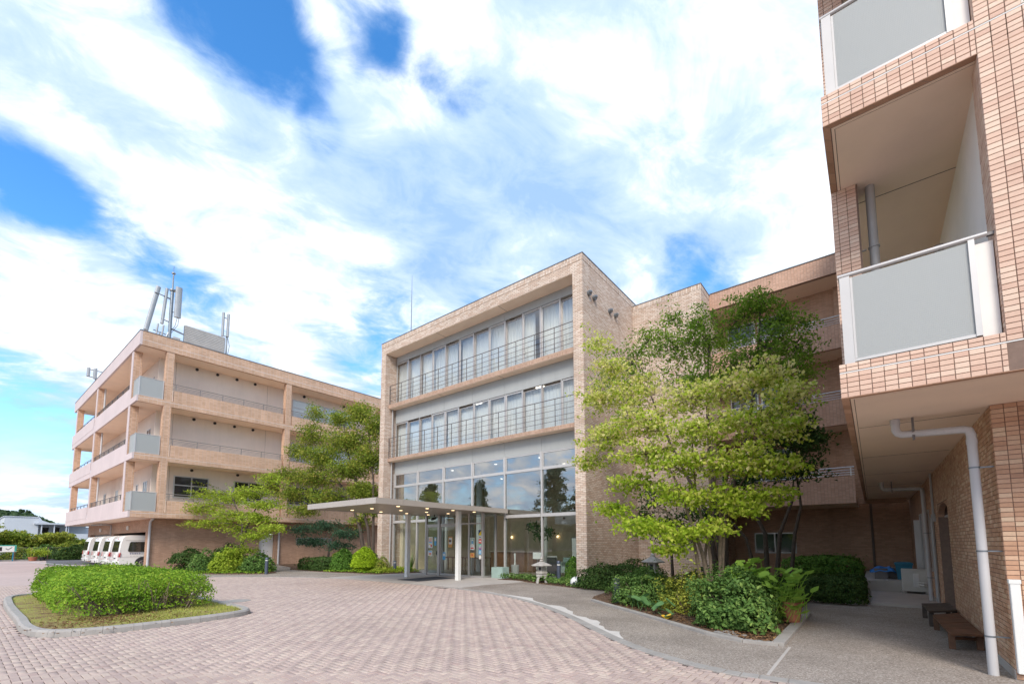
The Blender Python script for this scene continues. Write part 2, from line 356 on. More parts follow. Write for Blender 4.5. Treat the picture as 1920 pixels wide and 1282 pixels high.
M_BRIGHT = leafmat('bright yellow green leaf', [(0.0, (0.168, 0.266, 0.025)), (0.4, (0.336, 0.448, 0.042)), (0.8, (0.504, 0.574, 0.077)), (1.0, (0.630, 0.630, 0.140))], 0.42)
M_OLIVE = leafmat('olive autumn leaf', [(0.0, (0.10, 0.17, 0.022)), (0.4, (0.21, 0.29, 0.035)), (0.7, (0.36, 0.40, 0.06)), (0.9, (0.52, 0.42, 0.10)), (1.0, (0.56, 0.32, 0.10))], 0.4)
M_HEDGE = leafmat('hedge leaf', [(0.0, (0.07, 0.15, 0.015)), (0.3, (0.16, 0.30, 0.025)), (0.65, (0.28, 0.44, 0.04)), (0.93, (0.46, 0.55, 0.07)), (1.0, (0.70, 0.48, 0.06))], 0.36)
M_SHRUB = leafmat('glossy shrub leaf', [(0.0, (0.05, 0.11, 0.025)), (0.35, (0.10, 0.19, 0.045)), (0.7, (0.18, 0.30, 0.075)), (0.94, (0.32, 0.42, 0.10)), (1.0, (0.62, 0.42, 0.08))], 0.3, 0.35)
M_YSHRUB = leafmat('yellowish shrub leaf', [(0.0, (0.150, 0.195, 0.030)), (0.4, (0.300, 0.345, 0.053)), (0.8, (0.480, 0.465, 0.075)), (1.0, (0.675, 0.510, 0.105))], 0.3, 0.4)
M_TOPIARY = leafmat('lime topiary leaf', [(0.0, (0.188, 0.300, 0.015)), (0.5, (0.362, 0.525, 0.025)), (1.0, (0.525, 0.650, 0.050))], 0.3)
M_CONIFER = leafmat('conifer leaf', [(0.0, (0.055, 0.12, 0.02)), (0.5, (0.11, 0.23, 0.035)), (1.0, (0.22, 0.36, 0.06))], 0.25)
M_PINE = leafmat('dark pine needle', [(0.0, (0.032, 0.080, 0.040)), (0.5, (0.064, 0.136, 0.072)), (1.0, (0.128, 0.208, 0.112))], 0.2)
M_GRASS = leafmat('grass blade', [(0.0, (0.24, 0.28, 0.05)), (0.5, (0.40, 0.43, 0.09)), (0.8, (0.52, 0.47, 0.17)), (1.0, (0.60, 0.48, 0.25))], 0.3)
M_LITTER = leafmat('fallen leaf', [(0.0, (0.12, 0.06, 0.03)), (0.5, (0.22, 0.12, 0.06)), (0.85, (0.33, 0.20, 0.10)), (1.0, (0.5, 0.30, 0.08))], 0.1, 0.8)
M_BIGLEAF = leafmat('broad round leaf', [(0.0, (0.084, 0.196, 0.070)), (0.5, (0.140, 0.280, 0.105)), (1.0, (0.238, 0.378, 0.168))], 0.3, 0.35)
M_YELLOWLEAF = plain('yellow dead leaf', (0.66, 0.38, 0.03), 0.6, var=0.2, scale=20)
M_HYDRANGEA = leafmat('hydrangea leaf', [(0.0, (0.140, 0.280, 0.042)), (0.5, (0.280, 0.462, 0.070)), (1.0, (0.448, 0.602, 0.112))], 0.4, 0.35)
M_STONE = plain('lantern granite', (0.40, 0.375, 0.345), 0.9, var=0.3, scale=9, bump=0.6, bscale=70)
M_BOLLARD = plain('slate blue metal', (0.085, 0.10, 0.14), 0.4, 0.3)
M_RUBBER = plain('black rubber', (0.03, 0.03, 0.033), 0.8)
M_MAT = plain('dark entrance mat', (0.045, 0.05, 0.062), 0.95, var=0.2, scale=20)
M_VAN = plain('white van paint', (0.72, 0.70, 0.665), 0.22, var=0.02, spec=0.6)
M_VANGLASS = plain('tinted van glass', (0.03, 0.03, 0.025), 0.06, var=0.2, spec=0.9)
M_RED = plain('red lamp plastic', (0.52, 0.015, 0.012), 0.2, var=0.1)
M_BLUE = plain('printed blue', (0.03, 0.05, 0.16), 0.5)
M_CHROME = plain('alloy wheel metal', (0.6, 0.6, 0.6), 0.3, 0.9)
M_TERRA = plain('terracotta', (0.36, 0.135, 0.075), 0.85, var=0.15, scale=8)
M_BENCHW = plain('weathered brown bench wood', (0.15, 0.075, 0.042), 0.7, var=0.4, scale=5, bump=0.3, bscale=40)
M_BENCHD = plain('dark bench wood', (0.085, 0.065, 0.052), 0.7, var=0.35, scale=5, bump=0.3, bscale=40)
M_TARP = plain('bright blue tarp', (0.02, 0.17, 0.48), 0.45, var=0.15, scale=8)
M_BIN = plain('teal plastic', (0.03, 0.19, 0.29), 0.5)
M_AC = plain('ivory casing', (0.62, 0.60, 0.55), 0.5)
M_ANT = plain('antenna grey', (0.33, 0.345, 0.36), 0.5, 0.1)
M_GALV = plain('galvanised steel', (0.22, 0.24, 0.26), 0.4, 0.6)
M_LOUVRE = plain('grey louvre paint', (0.42, 0.40, 0.375), 0.55)
M_NAVY = plain('navy visor', (0.015, 0.022, 0.06), 0.15, spec=0.8)
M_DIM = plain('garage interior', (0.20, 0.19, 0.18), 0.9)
M_PAPER = plain('poster paper', (0.74, 0.72, 0.68), 0.7, var=0.03)
M_SKYB = plain('printed sky blue', (0.10, 0.36, 0.62), 0.6)
M_YELL = plain('printed yellow', (0.75, 0.55, 0.03), 0.6)
M_REDP = plain('printed red', (0.60, 0.04, 0.04), 0.6)
M_GRNP = plain('printed green', (0.05, 0.33, 0.25), 0.6)
M_PURP = plain('printed purple', (0.22, 0.06, 0.30), 0.6)
M_ORNP = plain('printed orange', (0.62, 0.32, 0.10), 0.6)
M_HILL = leafmat('wooded hill', [(0.0, (0.035, 0.07, 0.03)), (0.5, (0.06, 0.10, 0.045)), (1.0, (0.10, 0.14, 0.06))], 0.1, 0.8)
M_MESH = plain('green fence wire', (0.18, 0.20, 0.14), 0.6, 0.2)
M_FARROOF = plain('pale grey roof', (0.52, 0.54, 0.57), 0.6)
M_FARWHITE = plain('far white wall', (0.55, 0.57, 0.59), 0.7, var=0.04, scale=0.4, streak=0.06)
M_BROWNPOST = plain('brown post', (0.28, 0.15, 0.10), 0.7)

# ------------------------------------------------------------------ object helpers
USED = {}
def new_obj(name, mesh, parent=None):
    o = bpy.data.objects.new(name, mesh); COL.objects.link(o)
    if parent is not None:
        o.parent = parent
    return o
def tag(o, label=None, cat=None, group=None, kind=None):
    if label: o['label'] = label
    if cat: o['category'] = cat
    if group: o['group'] = group
    if kind: o['kind'] = kind
    return o
def thing(name, label, cat, loc=(0, 0, 0), rz=0.0, group=None):
    o = bpy.data.objects.new(name, None); COL.objects.link(o)
    o.location = loc; o.rotation_euler = (0, 0, rz); o.empty_display_size = 0.2
    return tag(o, label, cat, group)
def copy_tree(o, parent=None, **kw):
    c = o.copy(); COL.objects.link(c)
    if parent is not None: c.parent = parent
    for ch in list(o.children): copy_tree(ch, c)
    return c

class MB:
    def __init__(s): s.v = []; s.f = []
    def face(s, pts):
        i = len(s.v); s.v += [tuple(p) for p in pts]; s.f.append(tuple(range(i, i+len(pts))))
    def box(s, x0, y0, z0, x1, y1, z1):
        x0, x1 = min(x0, x1), max(x0, x1); y0, y1 = min(y0, y1), max(y0, y1); z0, z1 = min(z0, z1), max(z0, z1)
        i = len(s.v)
        s.v += [(x0, y0, z0), (x1, y0, z0), (x1, y1, z0), (x0, y1, z0), (x0, y0, z1), (x1, y0, z1), (x1, y1, z1), (x0, y1, z1)]
        for f in ((3, 2, 1, 0), (4, 5, 6, 7), (0, 1, 5, 4), (1, 2, 6, 5), (2, 3, 7, 6), (3, 0, 4, 7)):
            s.f.append(tuple(i+k for k in f))
        return s
    def prism(s, poly, z0, z1):
        n = len(poly); i = len(s.v)
        s.v += [(p[0], p[1], z0) for p in poly] + [(p[0], p[1], z1) for p in poly]
        s.f.append(tuple(i+k for k in range(n-1, -1, -1))); s.f.append(tuple(i+n+k for k in range(n)))
        for k in range(n):
            s.f.append((i+k, i+(k+1) % n, i+n+(k+1) % n, i+n+k))
        return s
    def extrude(s, poly, d):
        # poly: 3d points, d: 3d offset
        n = len(poly); i = len(s.v)
        s.v += [tuple(p) for p in poly] + [tuple(p[k]+d[k] for k in range(3)) for p in poly]
        s.f.append(tuple(i+k for k in range(n-1, -1, -1))); s.f.append(tuple(i+n+k for k in range(n)))
        for k in range(n):
            s.f.append((i+k, i+(k+1) % n, i+n+(k+1) % n, i+n+k))
        return s
    def tube(s, pts, rad, n=8, cap=True):
        pts = [Vector(p) for p in pts]
        rads = rad if isinstance(rad, (list, tuple)) else [rad]*len(pts)
        rings = []
        prev = None
        for k, p in enumerate(pts):
            if k == 0: d = pts[1]-pts[0]
            elif k == len(pts)-1: d = pts[-1]-pts[-2]
            else: d = (pts[k+1]-pts[k]).normalized() + (pts[k]-pts[k-1]).normalized()
            d.normalize()
            if prev is None:
                a = Vector((0, 0, 1)) if abs(d.z) < 0.9 else Vector((1, 0, 0))
                u = d.cross(a).normalized()
            else:
                u = (prev - d*prev.dot(d)).normalized()
            prev = u; w = d.cross(u)
            i = len(s.v)
            for q in range(n):
                a = 2*math.pi*q/n
                s.v.append(tuple(p + (u*math.cos(a)+w*math.sin(a))*rads[k]))
            rings.append(i)
        for a, b in zip(rings[:-1], rings[1:]):
            for q in range(n): s.f.append((a+q, a+(q+1) % n, b+(q+1) % n, b+q))
        if cap:
            s.f.append(tuple(rings[0]+q for q in range(n-1, -1, -1))); s.f.append(tuple(rings[-1]+q for q in range(n)))
        return s
    def lathe(s, prof, c=(0, 0, 0), n=16):
        rings = []
        for r, z in prof:
            i = len(s.v)
            for q in range(n):
                a = 2*math.pi*q/n; s.v.append((c[0]+r*math.cos(a), c[1]+r*math.sin(a), c[2]+z))
            rings.append(i)
        for a, b in zip(rings[:-1], rings[1:]):
            for q in range(n): s.f.append((a+q, a+(q+1) % n, b+(q+1) % n, b+q))
        s.f.append(tuple(rings[0]+q for q in range(n-1, -1, -1))); s.f.append(tuple(rings[-1]+q for q in range(n)))
        return s
    def build(s, name, mat, parent=None, smooth=False, bevel=0.0, kind=None, label=None):
        me = bpy.data.meshes.new(name); me.from_pydata(s.v, [], s.f); me.update()
        me.materials.append(mat)
        if smooth:
            me.polygons.foreach_set('use_smooth', [True]*len(me.polygons))
            try: me.set_sharp_from_angle(angle=R(38))
            except Exception: pass
        o = new_obj(name, me, parent)
        if bevel:
            b = o.modifiers.new('bevel', 'BEVEL'); b.width = bevel; b.segments = 2; b.limit_method = 'ANGLE'
        if kind: o['kind'] = kind
        if label: o['label'] = label
        return o
def box(name, mat, parent, *b, bevel=0.0, **k): return MB().box(*b).build(name, mat, parent, bevel=bevel, **k)
def tube(name, mat, parent, pts, r, n=8, **k): return MB().tube(pts, r, n).build(name, mat, parent, smooth=True, **k)

def railing(parent, a, b, zs, posts, mat, r=0.018, base=None, axis='y', name='railing'):
    # a, b: ends (x, y); zs: heights, first the top rail; posts: positions along the axis
    o = tube(name, mat, parent, [(a[0], a[1], zs[0]), (b[0], b[1], zs[0])], r*1.25, 6)
    for z in zs[1:]:
        tube('rail', mat, o, [(a[0], a[1], z), (b[0], b[1], z)], r*0.75, 6)
    for p in posts:
        q = (a[0], p) if axis == 'y' else (p, a[1])
        w = r*0.9
        box('post', mat, o, q[0]-w, q[1]-w, base, q[0]+w, q[1]+w, zs[0]-0.004)
    return o

def window_x(parent, x, y0, y1, z0, z1, fm, gm, fw=0.05, fd=0.06, name='window', split=()):
    # a window in a plane x = const facing -x
    m = MB(); m.box(x, y0, z0, x+fd, y0+fw, z1); m.box(x, y1-fw, z0, x+fd, y1, z1)
    m.box(x, y0+fw, z0, x+fd, y1-fw, z0+fw); m.box(x, y0+fw, z1-fw, x+fd, y1-fw, z1)
    for sy in split: m.box(x, sy-fw/2, z0+fw, x+fd, sy+fw/2, z1-fw)
    o = m.build(name, fm, parent)
    ys = [y0] + list(split) + [y1]
    for p, q in zip(ys[:-1], ys[1:]):
        box('pane', gm, o, x+fd*0.45, p+fw*0.6, z0+fw*0.8, x+fd*0.45+0.008, q-fw*0.6, z1-fw*0.8)
    return o
def window_y(parent, y, x0, x1, z0, z1, fm, gm, fw=0.05, fd=0.06, name='window', split=(), hsplit=()):
    m = MB(); m.box(x0, y, z0, x0+fw, y+fd, z1); m.box(x1-fw, y, z0, x1, y+fd, z1)
    m.box(x0+fw, y, z0, x1-fw, y+fd, z0+fw); m.box(x0+fw, y, z1-fw, x1-fw, y+fd, z1)
    for s in split: m.box(s-fw/2, y, z0+fw, s+fw/2, y+fd, z1-fw)
    for h in hsplit: m.box(x0+fw, y+0.004, h-fw/2, x1-fw, y+fd-0.004, h+fw/2)
    o = m.build(name, fm, parent)
    xs = [x0] + list(split) + [x1]
    for p, q in zip(xs[:-1], xs[1:]):
        box('pane', gm, o, p+fw*0.6, y+fd*0.45, z0+fw*0.8, q-fw*0.6, y+fd*0.45+0.008, z1-fw*0.8)
    return o

def mesh_np(name, V, F, mat, parent=None):
    me = bpy.data.meshes.new(name)
    V = np.asarray(V, np.float32); F = np.asarray(F, np.int32)
    k = F.shape[1]
    me.vertices.add(len(V)); me.vertices.foreach_set('co', V.ravel())
    me.loops.add(F.size); me.loops.foreach_set('vertex_index', F.ravel())
    me.polygons.add(len(F)); me.polygons.foreach_set('loop_start', np.arange(0, F.size, k, dtype=np.int32))
    me.update(calc_edges=True); me.materials.append(mat)
    return new_obj(name, me, parent)

def unit(a): return a/np.maximum(1e-9, np.linalg.norm(a, axis=-1, keepdims=True))
def leaves(name, P, mat, parent, size=0.09, aspect=0.55, up=0.6, outward=None, out_w=0.0, jitter=0.35, fold=0.18, droop=0.0):
    P = np.asarray(P, float); n = len(P)
    N = rng.normal(size=(n, 3)); N = unit(N)*0.75; N[:, 2] += up
    if outward is not None: N += unit(np.asarray(outward))*out_w
    N = unit(N)
    T = rng.normal(size=(n, 3)); T -= (T*N).sum(1, keepdims=True)*N; T = unit(T)
    T[:, 2] -= droop; T = unit(T); N = unit(N - (N*T).sum(1, keepdims=True)*T)
    S = np.cross(N, T)
    L = size*(1+jitter*rng.uniform(-1, 1, (n, 1))); W = L*aspect
    b = P - T*L*0.5; t = P + T*L*0.5; mid = P - T*L*0.05
    l = mid + S*W*0.5 + N*L*fold; r = mid - S*W*0.5 + N*L*fold
    V = np.stack([b, r, t, l], 1).reshape(-1, 3)
    i = np.arange(n)[:, None]*4
    F = np.concatenate([i+np.array([[0, 1, 2]]), i+np.array([[0, 2, 3]])], 1).reshape(-1, 3)
    return mesh_np(name, V, F, mat, parent)

def sprays(blobs, per, leaf_n, rad, thick, shell=0.55):
    # leaf positions: flat sprays of leaves scattered through ellipsoid blobs; also spray centres
    out = []; cen = []
    for (c, r, w) in blobs:
        k = max(3, int(per*w)); c = np.array(c); r = np.array(r)
        d = unit(rng.normal(size=(k, 3))); q = rng.uniform(0, 1, (k, 1))**shell
        C = c + d*q*r
        cen.append(C)
        m = leaf_n
        ang = rng.uniform(0, 2*math.pi, (k, m)); rr = rad*np.sqrt(rng.uniform(0, 1, (k, m)))*rng.uniform(0.55, 1.25, (k, 1))
        tilt = rng.normal(size=(k, 1, 2))*0.22
        x = rr*np.cos(ang); y = rr*np.sin(ang)*0.75
        z = rng.normal(size=(k, m))*thick + x*tilt[:, :, 0] + y*tilt[:, :, 1] - 0.25*rr*rr/rad
        rot = rng.uniform(0, 2*math.pi, (k, 1)); cx, sx = np.cos(rot), np.sin(rot)
        P = np.stack([C[:, :1]+x*cx-y*sx, C[:, 1:2]+x*sx+y*cx, C[:, 2:3]+z], -1)
        out.append(P.reshape(-1, 3))
    return np.concatenate(out), cen

def bent(a, b, k=4, amp=0.12, lift=0.0):
    a = Vector(a); b = Vector(b); L = (b-a).length; pts = []
    o1 = Vector((rnd.uniform(-1, 1), rnd.uniform(-1, 1), rnd.uniform(-.5, .5)))*amp*L
    for i in range(k+1):
        t = i/k; p = a.lerp(b, t) + o1*math.sin(math.pi*t)*0.6 + Vector((0, 0, lift*L*math.sin(math.pi*t)))
        pts.append(p)
    return pts

def tree(name, label, cat, base, stems, blobs, leafm, barkm, leaf=0.09, per=40, leaf_n=14, rad=0.35, thick=0.035, up=0.8, twigs=0.5, aspect=0.55, group=None, trunk_r=0.07, shell=0.55, droop=0.25, turned_sunlit=None):
    # base: (x, y); stems: list of polylines (absolute); blobs: (centre, radii, weight)
    t = thing(name, label, cat, (base[0], base[1], 0), 0, group)
    off = Vector((base[0], base[1], 0))
    m = MB(); anchor = []
    for st in stems:
        pts = [Vector(p)-off for p in st]
        r0 = trunk_r*rnd.uniform(0.8, 1.15); k = len(pts)
        fine = []
        for a, b in zip(pts[:-1], pts[1:]):
            for q in range(3): fine.append(a.lerp(b, q/3))
        fine.append(pts[-1])
        rr = [r0*(1-0.72*i/(len(fine)-1)) for i in range(len(fine))]; rr[0] *= 1.25
        m.tube(fine, rr, 7)
        anchor += [(p, r) for p, r in list(zip(fine, rr))[len(fine)//3:]]
    P, cens = sprays(blobs, per, leaf_n, rad, thick, shell)
    for (c, r, w), C in zip(blobs, cens):
        cv = Vector(c)-off
        below = [a for a in anchor if a[0].z < cv.z+0.3*r[2]] or anchor
        a = min(below, key=lambda q: (q[0]-cv).length + 0.6*abs(q[0].z-(cv.z-0.5*r[2])))
        limb = bent(a[0], cv, 5, 0.1, 0.03)
        m.tube(limb, [a[1]*0.6*(1-0.7*i/5) for i in range(6)], 5)
        for s in C:
            if rnd.random() < twigs:
                sv = Vector(s)-off
                j = min(limb[2:], key=lambda q: (q-sv).length)
                m.tube(bent(j, sv, 2, 0.08), [0.012*leaf/0.09, 0.008*leaf/0.09, 0.004*leaf/0.09], 3, False)
    m.build('trunk', barkm, t, smooth=True)
    if turned_sunlit:
        # cream pink turning leaves, plus sunlit yellow put into the upper crown's colour
        m2, zlo, zhi, top = turned_sunlit
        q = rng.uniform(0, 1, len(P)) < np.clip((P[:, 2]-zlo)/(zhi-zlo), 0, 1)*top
        leaves('turned_sunlit_leaves', P[q]-np.array(off), m2, t, leaf, aspect, up, droop=droop); P = P[~q]
    leaves('crown', P-np.array(off), leafm, t, leaf, aspect, up, droop=droop)
    return t

def shell_points(n, rx, ry, h, power=2.6, rough=0.10, low=0.0):
    # points close to the surface of a rounded mound
    d = unit(rng.normal(size=(n*2, 3))); d[:, 2] = np.abs(d[:, 2])
    k = (np.abs(d)**power).sum(1, keepdims=True)**(-1/power)
    p = d*k
    lump = 1 + rough*(np.sin(d[:, :1]*5.1+d[:, 1:2]*3.7+1)+np.sin(d[:, 1:2]*6.3-d[:, 2:3]*4.2)+np.sin(d[:, 2:3]*7.9+d[:, :1]*8.3))*0.6
    depth = 1-np.abs(rng.normal(size=(n*2, 1)))*0.07
    q = p*lump*depth
    nrm = d
    out = q*np.array([rx, ry, h]); keep = out[:, 2] > low*h
    return out[keep][:n], nrm[keep][:n]

def shrub(name, label, loc, rx, ry, h, mat, n, leaf=0.05, rz=0.0, power=2.4, rough=0.10, cat='shrub', group=None, low=0.06, stems=7, aspect=0.55, barkm=None):
    t = thing(name, label, cat, (loc[0], loc[1], loc[2] if len(loc) > 2 else 0), rz, group)
    P, N = shell_points(n, rx, ry, h, power, rough, low)
    w = rng.uniform(0, 1, len(P)) < (0.16 if rough > 0.06 else 0.03)
    P[w] *= 1+np.abs(rng.normal(size=(int(w.sum()), 1)))*0.09
    holes = np.sin(P[:, :1]*9.1/max(rx, .3)+P[:, 1:2]*7.3/max(ry, .3)+1.3)*np.sin(P[:, 2:3]*11.0/max(h, .3)+P[:, :1]*4.7/max(rx, .3))
    kp = (holes[:, 0] < 0.55) | (rng.uniform(0, 1, len(P)) < 0.35)
    P, N = P[kp], N[kp]
    k = int(n*0.35)
    Q = unit(rng.normal(size=(k, 3)))*rng.uniform(0.3, 0.9, (k, 1))*np.array([rx, ry, h]); Q[:, 2] = np.abs(Q[:, 2])*0.95+0.05*h
    leaves('foliage', np.concatenate([P, Q]), mat, t, leaf, aspect, 0.35, np.concatenate([N, Q]), 0.7)
    m = MB()
    for i in range(stems):
        a = rnd.uniform(0, 6.28); q = rnd.uniform(0.1, 0.35); w = rnd.uniform(0.5, 0.85)
        m.tube(bent((math.cos(a)*rx*q, math.sin(a)*ry*q, 0), (math.cos(a)*rx*w, math.sin(a)*ry*w, h*rnd.uniform(0.5, 0.85)), 3, 0.1), [0.016, 0.013, 0.009, 0.005], 4, False)
    m.build('stems', barkm or M_BARK, t, kind='stuff')
    return t

def inside(poly, x, y):
    c = False; n = len(poly); j = n-1
    for i in range(n):
        xi, yi = poly[i]; xj, yj = poly[j]
        if (yi > y) != (yj > y) and x < (xj-xi)*(y-yi)/(yj-yi)+xi: c = not c
        j = i
    return c
def inside_np(poly, X, Y):
    c = np.zeros(X.shape, bool); n = len(poly); j = n-1
    for i in range(n):
        xi, yi = poly[i]; xj, yj = poly[j]
        if yi != yj:
            q = ((yi > Y) != (yj > Y)) & (X < (xj-xi)*(Y-yi)/(yj-yi)+xi)
            c ^= q
        j = i
    return c
def smoothline(pts, k=6):
    out = []; n = len(pts)
    for i in range(n-1):
        p0 = pts[max(0, i-1)]; p1 = pts[i]; p2 = pts[i+1]; p3 = pts[min(n-1, i+2)]
        for q in range(k):
            t = q/k
            out.append(tuple(0.5*((2*p1[a])+(-p0[a]+p2[a])*t+(2*p0[a]-5*p1[a]+4*p2[a]-p3[a])*t*t+(-p0[a]+3*p1[a]-3*p2[a]+p3[a])*t**3) for a in (0, 1)))
    out.append(tuple(pts[-1])); return out
def in_view(p, margin=0.15):
    d = Vector(p)-CAM; w = d.dot(_f)
    if w < 0.3: return False
    u = d.dot(_r)/w*841.768+960; v = 940.76-d.dot(_u)/w*841.768
    return -1920*margin < u < 1920*(1+margin) and -1282*margin < v < 1282*(1+margin)

# ================================================================== GROUND
g = MB().box(-900, -900, -0.6, 900, 900, -0.03).build('ground', M_ASPHALT); tag(g, 'asphalt ground spreading beyond the paved forecourt', kind='structure')
# edge of the brick drive against the walks (running from beside the camera round to the far left)
EDGE = smoothline([(6.3, -2.5), (5.85, -0.6), (5.70, 0.8), (5.66, 1.45), (5.84, 2.08), (6.14, 2.70), (6.60, 3.36), (7.24, 4.14), (8.05, 5.13), (9.05, 6.6), (9.85, 8.3), (10.35, 10.3), (10.55, 12.4), (10.50, 15.0), (10.35, 17.3), (9.8, 19.3), (8.76, 21.1), (7.05, 23.7), (6.2, 26.5), (6.0, 30.0)], 6)
DRIVE = [(-40, -12), (6.6, -12)] + EDGE + [(6.0, 57.3), (-40, 57.3)]
drive = MB().prism(DRIVE, -0.05, -0.012).build('driveway', M_FARPAVE); tag(drive, 'red and pink brick driveway laid in herringbone', kind='structure')
ISLAND = smoothline([(0.86, 12.6), (0.84, 11.5), (0.95, 10.65), (1.32, 10.22), (1.95, 10.05), (2.61, 10.04), (3.38, 10.12), (3.88, 10.26), (4.10, 10.47), (4.21, 10.84), (4.23, 11.5), (4.22, 14.0), (4.1, 17.0), (3.7, 18.4), (2.8, 18.9), (1.7, 18.75), (1.05, 18.2), (0.90, 16.5), (0.86, 14.5), (0.86, 12.6)], 5)
# pavers: herringbone along the two building axes
PW, PL, GAP = 0.074, 0.148, 0.006
ii, jj = np.meshgrid(np.arange(-54, 170), np.arange(-27, 330))
def paver_centres(kind):
    if kind == 'h': s = ((ii-jj) % 4 == 0); x = ii[s]*PW+PW; y = jj[s]*PW+PW/2
    else: s = ((ii-jj) % 4 == 3); x = ii[s]*PW+PW/2; y = jj[s]*PW+PW
    return x, y
P_all = []
for kind in ('h', 'v'):
    x, y = paver_centres(kind)
    ok = inside_np(DRIVE, x, y) & ~inside_np(ISLAND, x, y)
    d = np.stack([x, y, np.full_like(x, -1.5)], -1)
    w = d@np.array(_f); u = d@np.array(_r)/np.maximum(w, .1)*841.768+960; v = 940.76-d@np.array(_u)/np.maximum(w, .1)*841.768
    ok &= (w > 0.4) & (u > -260) & (u < 2150) & (v < 1480) & (np.hypot(x, y) < 24.0)
    for a, b, ww in zip(x[ok], y[ok], w[ok]): P_all.append((ww, a, b, kind))
P_all.sort()
vis = [p for p in P_all if in_view((p[1], p[2], 0), 0.0)]
near300 = set(id(p) for p in vis[:300])
def paver_mesh(kind):
    hx, hy = ((PL if kind == 'h' else PW)-GAP)/2, ((PW if kind == 'h' else PL)-GAP)/2
    c = 0.004; V = []
    for z, q in ((-0.012, 0.0), (-0.004, 0.0), (0.0, c)):
        V += [(-hx+q, -hy+q, z), (hx-q, -hy+q, z), (hx-q, hy-q, z), (-hx+q, hy-q, z)]
    F = [(8, 9, 10, 11)] + [(a+k, a+(k+1) % 4, a+4+(k+1) % 4, a+4+k) for a in (0, 4) for k in range(4)]
    return np.array(V), np.array(F)
pm = {}
for kind in ('h', 'v'):
    V, F = paver_mesh(kind); me = bpy.data.meshes.new('paver'); me.from_pydata(V.tolist(), [], F.tolist()); me.materials.append(M_PAVER); pm[kind] = me
VV = []; FF = []; base = 0
for p in P_all:
    if id(p) in near300:
        o = new_obj('paver', pm[p[3]], drive); o.location = (p[1], p[2], rnd.uniform(-0.0015, 0.0015)); o.rotation_euler = (rnd.uniform(-.008, .008), rnd.uniform(-.008, .008), rnd.uniform(-.008, .008))
    else:
        V, F = paver_mesh(p[3])
        V = V.copy(); V[:, 2] += (V[:, 0]*rnd.uniform(-.01, .01)+V[:, 1]*rnd.uniform(-.01, .01)) + rnd.uniform(-.0015, .0015)
        V[:, 0] += p[1]; V[:, 1] += p[2]; VV.append(V); FF.append(F+base); base += len(V)
o = mesh_np('paver_field', np.concatenate(VV), np.concatenate(FF), M_PAVER, drive); o['kind'] = 'stuff'
jb = MB().prism([(-3, -3), (6.4, -3)] + [q for q in EDGE if q[1] < 24] + [(-3, 24)], -0.012, -0.0085).build('paver_bedding', M_JOINTSAND, drive)
# kerb strip along the walk
WALKIN = []
for k in range(len(EDGE)):
    a = Vector(EDGE[max(0, k-1)]); b = Vector(EDGE[min(len(EDGE)-1, k+1)]); d = (b-a).normalized(); nrm = Vector((d.y, -d.x))
    WALKIN.append((EDGE[k][0]+nrm.x*0.17, EDGE[k][1]+nrm.y*0.17))
ks = MB().prism(EDGE+WALKIN[::-1], -0.06, -0.004).build('kerb_strip', M_KERB); tag(ks, 'flush grey kerb strip between brick drive and walk', kind='structure')
for k in range(0, len(EDGE)-1, 2):
    q = min(k+2, len(EDGE)-1)
    if not in_view((*EDGE[k], 0)) or EDGE[k][1] > 24: continue
    def lerp(a, b, t): return (a[0]+(b[0]-a[0])*t, a[1]+(b[1]-a[1])*t)
    L = math.dist(EDGE[k], EDGE[q]); e = 0.006/max(L, .05)
    poly = [lerp(EDGE[k], EDGE[q], e), lerp(EDGE[k], EDGE[q], 1-e), lerp(WALKIN[k], WALKIN[q], 1-e), lerp(WALKIN[k], WALKIN[q], e)]
    MB().prism(poly, -0.02, 0.006+rnd.uniform(0, .002)).build('kerb_stone', M_KERB, ks, bevel=0.004)
# walks
WALK = WALKIN + [(6.2, 33.2), (31, 33.2), (31, -12), (6.8, -12)]
walk = MB().prism(WALK, -0.06, -0.002).build('walkway', M_AGG); tag(walk, 'brown exposed aggregate walkway round the entrance', kind='structure')
for (x0, y0, x1, y1) in ((5.9, 1.005, 7.62, 1.04),):
    box('joint', M_CONC, walk, x0, y0, -0.004, x1, y1, 0.004)
porch = MB().prism([(10.72, 10.75), (12.05, 10.8), (13.15, 10.5), (14.95, 10.5), (14.95, 17.6), (12.9, 18.2), (10.30, 18.45), (10.60, 16.0), (10.72, 13.5)], -0.05, 0.012).build('porch', M_CONC); tag(porch, 'pale concrete entrance slab under the canopy', kind='structure')
# worn white cement along the kerb
w1 = [t for t in WALKIN if 3.1 < t[1] < 10.2]
m = MB()
wd = [max(.03, (0.17+0.10*math.sin(k*.9)+0.05*math.sin(k*2.3+1))*min(1, k/3)*min(1, (len(w1)-1-k)/6)) for k in range(len(w1))]
for k in range(len(w1)-1):
    for q in range(4):
        def P_(kk, t): 
            a = Vector(w1[kk]).lerp(Vector(w1[kk+1]), t); w = wd[kk]*(1-t)+wd[kk+1]*t + 0.03*math.sin(37*(kk+t))*math.sin(13*(kk+t))
            return (a.x+.006, a.y), (a.x+.006+max(.02, w)*.95, a.y-max(.02, w)*.3)
        a0, b0 = P_(k, q/4); a1, b1 = P_(k, (q+1)/4)
        m.face([(*a0, .003), (*b0, .003), (*b1, .003), (*a1, .003)])
o = m.build('cement_patch', M_WORN, walk)
for (x, y, a, b) in ():
    MB().prism([(x+a*math.cos(q*.52)*(1+.2*math.sin(q*3))*0.6+b*math.sin(q*.52), y+a*math.sin(q*.52)*.9) for q in range(12)], -0.003, 0.003).build('cement_patch', M_WORN, walk)
